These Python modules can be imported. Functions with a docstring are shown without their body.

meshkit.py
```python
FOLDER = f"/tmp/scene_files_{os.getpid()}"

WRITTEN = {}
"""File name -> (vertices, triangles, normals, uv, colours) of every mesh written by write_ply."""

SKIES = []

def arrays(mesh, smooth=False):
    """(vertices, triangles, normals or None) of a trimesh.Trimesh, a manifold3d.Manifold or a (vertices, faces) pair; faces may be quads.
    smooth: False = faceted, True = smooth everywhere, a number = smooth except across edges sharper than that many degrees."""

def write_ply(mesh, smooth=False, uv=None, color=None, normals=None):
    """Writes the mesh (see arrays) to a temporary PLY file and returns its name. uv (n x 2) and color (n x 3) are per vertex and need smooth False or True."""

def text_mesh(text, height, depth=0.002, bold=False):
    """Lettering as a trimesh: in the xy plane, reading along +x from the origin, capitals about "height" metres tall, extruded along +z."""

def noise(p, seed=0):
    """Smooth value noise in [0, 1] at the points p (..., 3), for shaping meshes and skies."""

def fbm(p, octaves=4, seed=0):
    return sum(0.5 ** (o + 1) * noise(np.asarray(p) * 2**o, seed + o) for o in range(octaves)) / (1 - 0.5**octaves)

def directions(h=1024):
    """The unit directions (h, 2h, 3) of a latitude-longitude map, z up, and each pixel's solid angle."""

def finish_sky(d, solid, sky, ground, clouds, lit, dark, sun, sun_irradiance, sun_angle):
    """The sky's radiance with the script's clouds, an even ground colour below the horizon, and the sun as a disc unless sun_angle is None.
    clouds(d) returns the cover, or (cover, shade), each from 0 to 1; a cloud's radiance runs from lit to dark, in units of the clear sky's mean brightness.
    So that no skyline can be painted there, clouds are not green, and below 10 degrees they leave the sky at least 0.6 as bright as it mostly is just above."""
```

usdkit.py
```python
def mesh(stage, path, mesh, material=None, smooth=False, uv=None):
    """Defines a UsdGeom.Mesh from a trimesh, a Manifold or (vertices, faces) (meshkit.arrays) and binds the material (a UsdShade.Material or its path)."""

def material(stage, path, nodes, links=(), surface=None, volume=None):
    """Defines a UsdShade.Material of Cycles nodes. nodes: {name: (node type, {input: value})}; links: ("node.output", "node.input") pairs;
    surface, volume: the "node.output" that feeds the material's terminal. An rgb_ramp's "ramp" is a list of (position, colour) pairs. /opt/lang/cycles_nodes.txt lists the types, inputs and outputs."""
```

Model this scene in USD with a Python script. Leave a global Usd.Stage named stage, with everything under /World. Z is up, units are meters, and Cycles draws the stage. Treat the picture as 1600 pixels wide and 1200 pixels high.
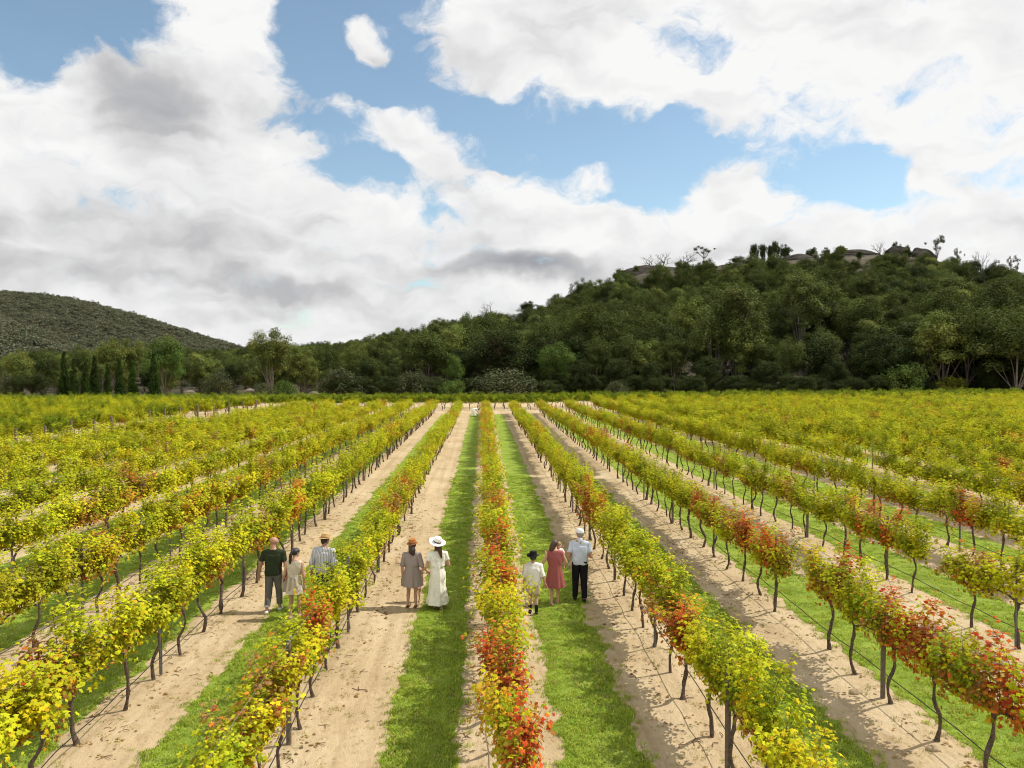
import math, random
import numpy as np
import trimesh, manifold3d as m3
import usdkit, meshkit
from pxr import Usd, UsdGeom, UsdLux, UsdShade, Gf, Sdf, Vt

stage = Usd.Stage.CreateInMemory()
UsdGeom.SetStageUpAxis(stage, 'Z')
UsdGeom.SetStageMetersPerUnit(stage, 1.0)
UsdGeom.Xform.Define(stage, '/World')
UsdGeom.Scope.Define(stage, '/World/Looks')
L = '/World/Looks/'

# ------------------------------------------------------------------ camera
CAM_H, F_PX = 5.75, 1200.0          # drone height; focal length in pixels of the 1600 px wide photograph
YAW, PITCH = math.atan2(45, 1200), math.atan2(28, 1200)      # rows run along +y; the lens looks a little right and down
EXPOSURE = 0.0
cam = UsdGeom.Camera.Define(stage, '/World/camera')
cam.AddTranslateOp().Set((0, 0, CAM_H))
cam.AddRotateZOp().Set(-math.degrees(YAW))
cam.AddRotateXOp().Set(90 - math.degrees(PITCH))
cam.CreateHorizontalApertureAttr(36.0)
cam.CreateVerticalApertureAttr(27.0)
cam.CreateFocalLengthAttr(36.0 * F_PX / 1600)
cam.CreateClippingRangeAttr(Gf.Vec2f(0.1, 20000))
cam.CreateExposureAttr(EXPOSURE)

_cf = np.array([math.sin(YAW) * math.cos(PITCH), math.cos(YAW) * math.cos(PITCH), -math.sin(PITCH)])
_cr = np.array([math.cos(YAW), -math.sin(YAW), 0.0])
_cu = np.cross(_cr, _cf)
def ray(px, py):
    d = _cf + _cr * (px - 800) / F_PX + _cu * (600 - py) / F_PX
    return d / np.linalg.norm(d)
def project(p):
    q = np.asarray(p, float) - [0, 0, CAM_H]
    w = q @ _cf
    return 800 + F_PX * (q @ _cr) / w, 600 - F_PX * (q @ _cu) / w, w
def ground_at(px, py, z=0.0):
    d = ray(px, py)
    t = (z - CAM_H) / d[2]
    return d[0] * t, d[1] * t
def at_depth(px, py, y):
    d = ray(px, py)
    t = y / d[1]
    return d[0] * t, y, CAM_H + d[2] * t

# ------------------------------------------------------------------ sun and sky
SUN_EL, SUN_AZ = math.radians(52), math.radians(76)          # azimuth from +y (away from the lens) towards +x
SUN = np.array([math.sin(SUN_AZ) * math.cos(SUN_EL), math.cos(SUN_AZ) * math.cos(SUN_EL), math.sin(SUN_EL)])
SKY_STRENGTH, SUN_INTENSITY = 0.15, 1.25
sun = UsdLux.DistantLight.Define(stage, '/World/sun')
_x = np.cross([0, 0, 1.0], SUN); _x /= np.linalg.norm(_x); _y = np.cross(SUN, _x)
sun.AddTransformOp().Set(Gf.Matrix4d(*_x, 0, *_y, 0, *SUN, 0, 0, 0, 60, 1))
sun.CreateIntensityAttr(SUN_INTENSITY); sun.CreateNormalizeAttr(True); sun.CreateAngleAttr(0.53)
sun.CreateColorAttr(Gf.Vec3f(1.0, 0.93, 0.82))

def sky_material():
    N, K = {}, []
    def nd(name, kind, **inp):
        N[name] = (kind, inp); return name
    def lk(a, b): K.append((a, b))
    nd('tc', 'texture_coordinate')
    D = 'tc.generated'
    # domain warp, so that the edges of the clouds billow
    def vmath(name, t, a=None, b=None, **kw):
        nd(name, 'vector_math', math_type=t, **kw)
        if a: lk(a, name + '.vector1')
        if b: lk(b, name + '.vector2')
        return name + '.vector'
    def fmath(name, t, a=None, b=None, **kw):
        nd(name, 'math', math_type=t, **kw)
        if a: lk(a, name + '.value1')
        if b: lk(b, name + '.value2')
        return name + '.value'
    def noise(name, vec, scale, detail, rough=0.55, stretch=(1, 1, 1), loc=(0, 0, 0)):
        nd(name + 'm', 'mapping', mapping_type='point', scale=stretch, location=loc); lk(vec, name + 'm.vector')
        nd(name, 'noise_texture', scale=scale, detail=detail, roughness=rough); lk(name + 'm.vector', name + '.vector')
        return name
    acc = D
    for i, (sc, am, st) in enumerate([(8.0, 0.075, (1, 1, 1.4)), (22.0, 0.034, (1, 1, 1.3)), (60.0, 0.012, (1, 1, 1.2))]):
        noise(f'w{i}', D, sc, 2, 0.5, st, (3.1 * i, 1.7, 0.4))
        c = vmath(f'wc{i}', 'subtract', f'w{i}.color', vector2=(0.5, 0.5, 0.5))
        nd(f'ws{i}', 'vector_math', math_type='scale', scale=am); lk(c, f'ws{i}.vector1')
        acc = vmath(f'wa{i}', 'add', acc, f'ws{i}.vector')
    W = acc
    count = [0]
    def blob(px, py, rx, ry, vec=W, power=None):
        k = count[0]; count[0] += 1
        d = ray(px, py)
        a, b = rx / F_PX, ry / F_PX
        s = vmath(f'b{k}s', 'subtract', vec, vector2=tuple(d))
        m = vmath(f'b{k}m', 'multiply', s, vector2=(1 / a, 0.6 / a, 1 / b))
        nd(f'b{k}l', 'vector_math', math_type='length'); lk(m, f'b{k}l.vector1')
        nd(f'b{k}r', 'map_range', range_type='smoothstep', from_min=0.05, from_max=1.5, to_min=1.0, to_max=0.0, clamp=True)
        lk(f'b{k}l.value', f'b{k}r.value')
        return f'b{k}r.result'
    def total(name, items, vec=W):
        out = None
        for j, (px, py, rx, ry, wt) in enumerate(items):
            r = blob(px, py, rx, ry, vec)
            nm = f'{name}{j}'
            if out is None:
                out = fmath(nm, 'multiply', r, value2=wt)
            else:
                nd(nm, 'math', math_type='multiply_add', value2=wt); lk(r, nm + '.value1'); lk(out, nm + '.value3'); out = nm + '.value'
        return out
    holes = total('hole', HOLES)
    puffs = total('puff', PUFFS)
    greys = total('grey', GREYS)
    # fine structure of the cover
    noise('n1', W, 8.0, 10, 0.64, (1, 1, 1.7), (5.2, 0.3, 1.1))
    f1 = fmath('f1', 'subtract', 'n1.fac', value2=0.5)
    f2 = fmath('f2', 'multiply', f1, value2=2.9)
    f3 = fmath('f3', 'add', f2, value2=0.70)
    f4 = fmath('f4', 'subtract', f3, holes)
    f5 = fmath('f5', 'add', f4, puffs)
    nd('cov', 'map_range', range_type='smoothstep', from_min=0.0, from_max=0.58, to_min=0.05, to_max=1.0, clamp=True); lk(f5, 'cov.value')
    # lit and shaded sides of the billows: the same noise a little further towards the sun
    relief = None
    for i, (sc, dt, st, am) in enumerate([(6.0, 0.04, (1, 1, 2.0), .68), (17.0, 0.018, (1, 1, 2.2), .42)]):
        off = vmath(f'o{i}', 'add', W, vector2=(dt * 0.75, 0, dt * 0.9))
        noise(f'r{i}a', W, sc, 4, 0.46, st, (5.2, 0.3, 1.1)); noise(f'r{i}b', off, sc, 4, 0.46, st, (5.2, 0.3, 1.1))
        d = fmath(f'rd{i}', 'subtract', f'r{i}a.fac', f'r{i}b.fac')
        nm = f'rs{i}'
        if relief is None: relief = fmath(nm, 'multiply', d, value2=am)
        else:
            nd(nm, 'math', math_type='multiply_add', value2=am); lk(d, nm + '.value1'); lk(relief, nm + '.value3'); relief = nm + '.value'
    noise('ng', W, 4.0, 4, 0.45, (1, 1, 4.5), (1.7, 4.1, 2.0))
    g1 = fmath('g1', 'subtract', 'ng.fac', value2=0.5)
    g2 = fmath('g2', 'multiply', g1, value2=.6)
    # thick cover is darker below
    g3 = fmath('g3', 'add', g2, greys)
    g4 = fmath('g4', 'subtract', g3, relief)
    nd('shade', 'map_range', range_type='linear', from_min=-0.12, from_max=1.0, to_min=0.0, to_max=1.0, clamp=True); lk(g4, 'shade.value')
    k = 1.0 / SKY_STRENGTH
    nd('ccol', 'rgb_ramp', ramp=[(0.0, (0.95 * k, 0.945 * k, 0.94 * k)), (0.2, (0.83 * k, 0.83 * k, 0.832 * k)), (0.5, (0.55 * k, 0.55 * k, 0.56 * k)), (0.8, (0.40 * k, 0.41 * k, 0.44 * k)), (1.0, (0.30 * k, 0.31 * k, 0.35 * k))])
    lk('shade.result', 'ccol.fac')
    nd('sky', 'sky_texture', sky_type='single_scattering', sun_disc=False, sun_elevation=SUN_EL, sun_rotation=SUN_AZ, altitude=800.0, air_density=1.0, aerosol_density=1.0)
    nd('air', 'mix', mix_type='multiply', fac=1.0, color2=(1.03, 1.10, 1.0)); lk('sky.color', 'air.color1')
    nd('mx', 'mix', mix_type='mix'); lk('cov.result', 'mx.fac'); lk('air.color', 'mx.color1'); lk('ccol.color', 'mx.color2')
    nd('bg', 'background_shader', strength=SKY_STRENGTH); lk('mx.color', 'bg.color')
    return usdkit.material(stage, L + 'sky', N, K, surface='bg.background')
# where the clear gaps, the small clouds and the grey undersides stand in the sky (directions given through the photograph's grid)
HOLES = [(95, 15, 135, 68, 1.2), (5, 70, 80, 40, .7), (540, 80, 80, 115, 1.1), (650, 50, 70, 75, 1.15), (500, 60, 40, 70, .6), (850, 208, 205, 74, 1.1), (640, 150, 140, 45, .9), (980, 285, 130, 55, 1.1),
         (690, 310, 70, 40, .9), (1090, 240, 80, 60, .8), (495, 195, 75, 28, .8), (560, 265, 95, 34, .9), (1290, 268, 100, 48, 1.2), (1345, 285, 50, 45, .8), (1430, 138, 52, 22, .66),
         (1085, 80, 74, 20, .36), (1590, 275, 55, 24, .75), (650, 450, 70, 16, .55)]
PUFFS = [(570, 72, 50, 40, 1.12), (650, 215, 60, 42, .78), (700, 270, 62, 48, .8), (530, 172, 60, 26, .8), (1030, 240, 30, 12, .7), (800, 268, 26, 10, .6), (890, 330, 130, 60, .7), (1150, 300, 110, 50, .8), (800, 85, 170, 80, .7), (930, 275, 40, 22, .8), (235, 160, 110, 80, .8), (1000, 130, 80, 40, .4)]
GREYS = [(1300, 130, 420, 170, -.16), (350, 60, 130, 70, -.15), (1250, 330, 200, 60, -.12), (900, 300, 110, 35, -.15), (120, 250, 160, 60, -.08), (225, 155, 72, 78, .5), (300, 175, 120, 70, .16), (810, 418, 140, 28, .55), (860, 430, 90, 22, .25), (250, 400, 380, 90, .22), (60, 360, 140, 60, .18), (560, 450, 200, 40, .16), (100, 440, 260, 30, .12), (830, 75, 190, 80, .12), (1090, 370, 170, 60, .13), (720, 390, 120, 70, .08), (380, 250, 150, 60, .08)]
sky = UsdLux.DomeLight.Define(stage, '/World/sky')
UsdShade.MaterialBindingAPI.Apply(sky.GetPrim()).Bind(sky_material())
sky.GetPrim().SetCustomDataByKey('kind', 'structure')

# ------------------------------------------------------------------ helpers
def rng(seed): return np.random.RandomState(seed)
_used = {}
def numbered(path):
    """/World/name, then /World/name_001, ..."""
    n = _used.get(path, -1) + 1
    _used[path] = n
    return path if n == 0 else f'{path}_{n:03d}'
def tag(prim, label=None, category=None, group=None, kind=None):
    p = prim.GetPrim() if hasattr(prim, 'GetPrim') else prim
    for k, v in (('label', label), ('category', category), ('group', group), ('kind', kind)):
        if v: p.SetCustomDataByKey(k, v)
    return p
def thing(name, label=None, category=None, loc=(0, 0, 0), rz=0.0, group=None, kind=None, scale=None):
    x = UsdGeom.Xform.Define(stage, numbered('/World/' + name))
    x.AddTranslateOp().Set(Gf.Vec3d(*map(float, loc)))
    if rz: x.AddRotateZOp().Set(float(rz))
    if scale is not None: x.AddScaleOp().Set(Gf.Vec3f(*(scale if np.ndim(scale) else (scale,) * 3)))
    return tag(x, label, category, group, kind)
def path_of(parent): return str(parent.GetPath()) if parent is not None else '/World'
def obj(name, mesh, mat, parent=None, smooth=False, colors=None, kind=None, label=None, category=None, group=None):
    m = usdkit.mesh(stage, numbered(path_of(parent) + '/' + name), mesh, mat, smooth=smooth)
    if colors is not None:
        pv = UsdGeom.PrimvarsAPI(m).CreatePrimvar('tint', Sdf.ValueTypeNames.Color3fArray, 'vertex')
        pv.Set(Vt.Vec3fArray.FromNumpy(np.asarray(colors, np.float32)))
    return tag(m, label, category, group, kind)
def copy_of(source, name, label, category, loc, rz=0.0, scale=None, group=None):
    x = thing(name, label, category, loc, rz, group, None, scale)
    x.GetReferences().AddInternalReference(source)
    x.SetInstanceable(True)
    return x
def instancer(name, sources, pos, rot, scl, idx, kind='stuff', label=None, category=None, parent=None):
    """ONE object made of very many copies: stuff."""
    pi = UsdGeom.PointInstancer.Define(stage, numbered(path_of(parent) + '/' + name))
    targets = []
    for k, s in enumerate(sources):
        p = UsdGeom.Xform.Define(stage, f'{pi.GetPath()}/kinds/kind_{k:03d}')
        p.GetPrim().GetReferences().AddInternalReference(s)
        targets.append(p.GetPath())
    pi.CreatePrototypesRel().SetTargets(targets)
    n = len(pos)
    pi.CreatePositionsAttr(Vt.Vec3fArray.FromNumpy(np.asarray(pos, np.float32)))
    q = np.zeros((n, 4)); half = np.asarray(rot, float) / 2
    pi.CreateOrientationsAttr(Vt.QuathArray([Gf.Quath(float(math.cos(h)), 0.0, 0.0, float(math.sin(h))) for h in half]))
    s = np.asarray(scl, float)
    if s.ndim == 1: s = np.repeat(s[:, None], 3, 1)
    pi.CreateScalesAttr(Vt.Vec3fArray.FromNumpy(s.astype(np.float32)))
    pi.CreateProtoIndicesAttr(Vt.IntArray.FromNumpy(np.asarray(idx, np.int32)))
    return tag(pi, label, category, None, kind)
def tube(points, radii, sides=6, cap=True):
    p = np.asarray(points, float)
    t = np.gradient(p, axis=0); t /= np.linalg.norm(t, axis=1, keepdims=True) + 1e-12
    a = np.cross(t, np.where(np.abs(t[:, 2:]) < 0.9, [0, 0, 1.0], [1.0, 0, 0])); a /= np.linalg.norm(a, axis=1, keepdims=True) + 1e-12
    for i in range(1, len(p)):                      # keep the frame from flipping along the way
        w = a[i - 1] - t[i] * (a[i - 1] @ t[i]); a[i] = w / (np.linalg.norm(w) + 1e-12)
    b, ang = np.cross(t, a), np.arange(sides) * 2 * np.pi / sides
    r = np.broadcast_to(radii, (len(p),))[:, None, None]
    v = (p[:, None] + r * (np.cos(ang)[None, :, None] * a[:, None] + np.sin(ang)[None, :, None] * b[:, None])).reshape(-1, 3)
    i, j = np.meshgrid(np.arange(len(p) - 1), np.arange(sides), indexing='ij')
    q = np.stack([i * sides + j, i * sides + (j + 1) % sides, (i + 1) * sides + (j + 1) % sides, (i + 1) * sides + j], -1).reshape(-1, 4)
    f = np.vstack([q[:, [0, 1, 2]], q[:, [0, 2, 3]]])
    if cap:
        n = len(v); v = np.vstack([v, p[0], p[-1]]); e = (len(p) - 1) * sides; k = np.arange(sides)
        f = np.vstack([f, np.stack([np.full(sides, n), (k + 1) % sides, k], 1), np.stack([np.full(sides, n + 1), e + k, e + (k + 1) % sides], 1)])
    return v, f
def join(parts):
    vs, fs, n = [], [], 0
    for v, f in parts:
        vs.append(v); fs.append(np.asarray(f) + n); n += len(v)
    return np.vstack(vs), np.vstack(fs)
def bez(p, n):
    """A smooth curve through the points p (Catmull-Rom), n samples."""
    p = np.asarray(p, float); p = np.vstack([2 * p[0] - p[1], p, 2 * p[-1] - p[-2]])
    u = np.linspace(0, len(p) - 3 - 1e-6, n); i = u.astype(int); t = (u - i)[:, None]
    a, b, c, d = p[i], p[i + 1], p[i + 2], p[i + 3]
    return 0.5 * (2 * b + (c - a) * t + (2 * a - 5 * b + 4 * c - d) * t ** 2 + (3 * b - a - 3 * c + d) * t ** 3)
ONES = 'first second third fourth fifth sixth seventh eighth ninth tenth eleventh twelfth thirteenth fourteenth fifteenth sixteenth seventeenth eighteenth nineteenth'.split()
def nth(k):
    if k < 20: return ONES[k - 1]
    tens = 'twent thirt fort fift sixt sevent eight ninet'.split()[k // 10 - 2]
    return tens + 'ieth' if k % 10 == 0 else f"{tens}y-{ONES[k % 10 - 1]}"

# ------------------------------------------------------------------ materials
def plain(name, color, rough=0.8, spec=0.3, vary=0.0, scale=8.0, bump=0.0, bump_scale=60.0, detail=4.0, sheen=0.0):
    n = {'p': ('principled_bsdf', {'base_color': color, 'roughness': rough, 'specular_ior_level': spec, 'sheen_weight': sheen})}
    k = []
    if vary or bump: n['tc'] = ('texture_coordinate', {})
    if vary:
        c = np.asarray(color)
        n['n'] = ('noise_texture', {'scale': scale, 'detail': detail, 'roughness': 0.6})
        n['r'] = ('rgb_ramp', {'ramp': [(0.3, tuple(c * (1 - vary))), (0.7, tuple(np.minimum(c * (1 + vary), 0.9)))]})
        k += [('tc.object', 'n.vector'), ('n.fac', 'r.fac'), ('r.color', 'p.base_color')]
    if bump:
        n['bn'] = ('noise_texture', {'scale': bump_scale, 'detail': 3.0})
        n['b'] = ('bump', {'strength': bump, 'distance': 0.02})
        k += [('tc.object', 'bn.vector'), ('bn.fac', 'b.height'), ('b.normal', 'p.normal')]
    return usdkit.material(stage, L + name, n, k, surface='p.BSDF')
def leafy(name, translucent=0.35, rough=0.55, spec=0.25, gain=1.0, vary=0.0, tr_tint=(1.0, 1.0, 0.6)):
    n = {'a': ('attribute', {'attribute': 'tint'}),
         'oi': ('object_info', {}),
         'v': ('map_range', {'from_min': 0.0, 'from_max': 1.0, 'to_min': gain * (1 - vary), 'to_max': gain * (1 + vary)}),
         'g': ('vector_math', {'math_type': 'scale', 'scale': gain}),
         'tt': ('vector_math', {'math_type': 'multiply', 'vector2': tr_tint}),
         'p': ('principled_bsdf', {'roughness': rough, 'specular_ior_level': spec}),
         't': ('translucent_bsdf', {}),
         'm': ('mix_closure', {'fac': translucent})}
    k = [('a.color', 'g.vector1'), ('oi.random', 'v.value'), ('v.result', 'g.scale'), ('g.vector', 'p.base_color'), ('g.vector', 'tt.vector1'), ('tt.vector', 't.color'), ('p.BSDF', 'm.closure1'), ('t.BSDF', 'm.closure2')]
    return usdkit.material(stage, L + name, n, k, surface='m.closure')
MAT = {}
MAT['vine_leaf'] = leafy('vine_leaf', 0.30, 0.7, 0.05, gain=1.10, vary=0.12, tr_tint=(1.0, .98, .4))
MAT['vine_bark'] = plain('vine_bark', (0.115, 0.085, 0.062), 0.95, 0.1, 0.55, 26, 1.0, 70)
MAT['cane'] = plain('cane', (0.16, 0.085, 0.04), 0.8, 0.2)
MAT['steel'] = plain('steel_post', (0.12, 0.115, 0.11), 0.6, 0.4, 0.3, 12)
MAT['wood'] = plain('weathered_wood', (0.15, 0.12, 0.09), 0.95, 0.1, 0.35, 14, 0.6, 40)
MAT['hose'] = plain('black_poly_pipe', (0.012, 0.012, 0.013), 0.5, 0.4)
MAT['wire'] = plain('wire', (0.25, 0.25, 0.25), 0.45, 0.5)

# ------------------------------------------------------------------ ground
def smoothstep(a, b, x):
    t = np.clip((np.asarray(x, float) - a) / (b - a), 0, 1); return t * t * (3 - 2 * t)
def lift(x, y):
    """The vineyard lies a little higher to the right."""
    x, y = np.asarray(x, float), np.asarray(y, float)
    return 0.5 * smoothstep(3, 17, x) * (1 - 0.6 * smoothstep(35, 90, y)) + 0.006 * np.clip(x - 17, 0, 60)
def fbm(x, y, s, seed=0, octaves=4):
    p = np.stack([np.asarray(x, float) / s, np.asarray(y, float) / s, np.full(np.shape(x), 0.37)], -1)
    out, amp, tot = 0, 1.0, 0
    for o in range(octaves):
        out = out + amp * meshkit.noise(p * 2 ** o + 17.3 * o, seed + o); tot += amp; amp *= 0.5
    return out / tot
ROWS = {-8: -24.5, -7: -21.4, -6: -18.3, -5: -15.2, -4: -12.1, -3: -8.95, -2: -5.94, -1: -2.9, 0: 0.32, 1: 3.49, 2: 6.76, 3: 10.2}
for k in range(4, 21): ROWS[k] = 10.2 + (k - 3) * 3.3
GRASS = {-8: (-23.4, -22.2), -7: (-20.2, -19.0), -6: (-17.0, -15.9), -5: (-13.9, -12.8), -4: (-10.85, -9.75), -3: (-7.6, -6.5), -2: (-4.92, -3.75), -1: (-1.52, -0.42), 0: (1.17, 2.42), 1: (4.3, 5.6), 2: (7.1, 8.4), 3: (10.6, 11.9)}
for k in range(4, 20): GRASS[k] = (ROWS[k] + 0.5, ROWS[k] + 1.8)
Y_END = 93.0
def bumps(x, y):
    """Berm under each row, wheel tracks, trodden sand."""
    d = np.min([np.abs(x - r) for r in ROWS.values()], axis=0)
    berm = 0.06 * np.exp(-(d / 0.55) ** 2) * smoothstep(98, 92, y)
    return berm + 0.05 * (fbm(x, y, 1.1, 3, 3) - 0.5) * smoothstep(-31, -27, x)
def ground_z(x, y):
    x, y = np.asarray(x, float), np.asarray(y, float)
    return lift(x, y) + bumps(x, y)
def grid(xs, ys, zf):
    X, Y = np.meshgrid(xs, ys, indexing='ij'); v = np.stack([X, Y, zf(X, Y)], -1).reshape(-1, 3)
    i, j = np.meshgrid(np.arange(len(xs) - 1), np.arange(len(ys) - 1), indexing='ij'); m = len(ys)
    q = np.stack([i * m + j, (i + 1) * m + j, (i + 1) * m + j + 1, i * m + j + 1], -1).reshape(-1, 4)
    return v, np.vstack([q[:, [0, 1, 2]], q[:, [0, 2, 3]]])
def sand_material():
    n = {'g': ('geometry', {}),
         'a': ('noise_texture', {'scale': 0.55, 'detail': 8.0, 'roughness': 0.65}),
         'b': ('noise_texture', {'scale': 9.0, 'detail': 6.0, 'roughness': 0.7}),
         'c': ('noise_texture', {'scale': 38.0, 'detail': 4.0, 'roughness': 0.7}),
         'ra': ('rgb_ramp', {'ramp': [(0.3, (0.37, 0.28, 0.165)), (0.5, (0.475, 0.375, 0.235)), (0.72, (0.555, 0.46, 0.315))]}),
         'rb': ('rgb_ramp', {'ramp': [(0.28, (0.55, 0.50, 0.42)), (0.45, (0.95, 0.94, 0.92)), (0.75, (1.1, 1.1, 1.1))]}),
         'rc': ('rgb_ramp', {'ramp': [(0.30, (0.5, 0.44, 0.36)), (0.42, (1.0, 1.0, 1.0)), (0.8, (1.08, 1.06, 1.0))]}),
         'm1': ('mix', {'mix_type': 'multiply', 'fac': 0.85}), 'm2': ('mix', {'mix_type': 'multiply', 'fac': 0.8}),
         'mp': ('mapping', {'mapping_type': 'point', 'scale': (1.0, 0.6, 1.0)}),
         'mt': ('mapping', {'mapping_type': 'point', 'scale': (4.5, 0.10, 1.0)}), 't': ('noise_texture', {'scale': 1.0, 'detail': 5.0, 'roughness': 0.55, 'distortion': 0.3}),
         'rt': ('rgb_ramp', {'ramp': [(0.34, (0.72, 0.68, 0.63)), (0.5, (0.97, 0.96, 0.95)), (0.66, (1.08, 1.08, 1.07))]}), 'm3': ('mix', {'mix_type': 'multiply', 'fac': 0.5}),
         'bm': ('bump', {'strength': 0.7, 'distance': 0.05}), 'bm2': ('bump', {'strength': 0.5, 'distance': 0.02}),
         'p': ('principled_bsdf', {'roughness': 0.95, 'specular_ior_level': 0.1})}
    k = [('g.position', 'mp.vector'), ('mp.vector', 'a.vector'), ('mp.vector', 'b.vector'), ('g.position', 'c.vector'), ('a.fac', 'ra.fac'), ('b.fac', 'rb.fac'), ('c.fac', 'rc.fac'),
         ('ra.color', 'm1.color1'), ('rb.color', 'm1.color2'), ('m1.color', 'm2.color1'), ('rc.color', 'm2.color2'), ('g.position', 'mt.vector'), ('mt.vector', 't.vector'), ('t.fac', 'rt.fac'), ('m2.color', 'm3.color1'), ('rt.color', 'm3.color2'), ('m3.color', 'p.base_color'),
         ('b.fac', 'bm.height'), ('c.fac', 'bm2.height'), ('bm.normal', 'bm2.normal'), ('bm2.normal', 'p.normal')]
    return usdkit.material(stage, L + 'sand', n, k, surface='p.BSDF')
def turf_material():
    n = {'g': ('geometry', {}),
         'a': ('noise_texture', {'scale': 1.3, 'detail': 6.0, 'roughness': 0.6}),
         'b': ('noise_texture', {'scale': 30.0, 'detail': 5.0, 'roughness': 0.7}),
         'ra': ('rgb_ramp', {'ramp': [(0.3, (0.18, 0.255, 0.032)), (0.5, (0.26, 0.355, 0.048)), (0.7, (0.35, 0.43, 0.08))]}),
         'rb': ('rgb_ramp', {'ramp': [(0.3, (0.45, 0.5, 0.4)), (0.6, (1.05, 1.05, 1.0))]}),
         'm': ('mix', {'mix_type': 'multiply', 'fac': 0.9}),
         'mt': ('mapping', {'mapping_type': 'point', 'scale': (2.6, 0.5, 1.0)}), 't': ('noise_texture', {'scale': 1.0, 'detail': 6.0, 'roughness': 0.62}), 'rt': ('rgb_ramp', {'ramp': [(0.57, (0, 0, 0)), (0.72, (0.5, 0.5, 0.5))]}), 'm3': ('mix', {'mix_type': 'mix', 'color2': (0.36, 0.31, 0.12)}),
         'bm': ('bump', {'strength': 0.9, 'distance': 0.05}),
         'p': ('principled_bsdf', {'roughness': 0.9, 'specular_ior_level': 0.1})}
    k = [('g.position', 'a.vector'), ('g.position', 'b.vector'), ('a.fac', 'ra.fac'), ('b.fac', 'rb.fac'), ('ra.color', 'm.color1'), ('rb.color', 'm.color2'), ('g.position', 'mt.vector'), ('mt.vector', 't.vector'), ('t.fac', 'rt.fac'), ('m.color', 'm3.color1'), ('rt.color', 'm3.fac'), ('m3.color', 'p.base_color'), ('b.fac', 'bm.height'), ('bm.normal', 'p.normal')]
    return usdkit.material(stage, L + 'turf', n, k, surface='p.BSDF')
MAT['sand'], MAT['turf'] = sand_material(), turf_material()

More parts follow.
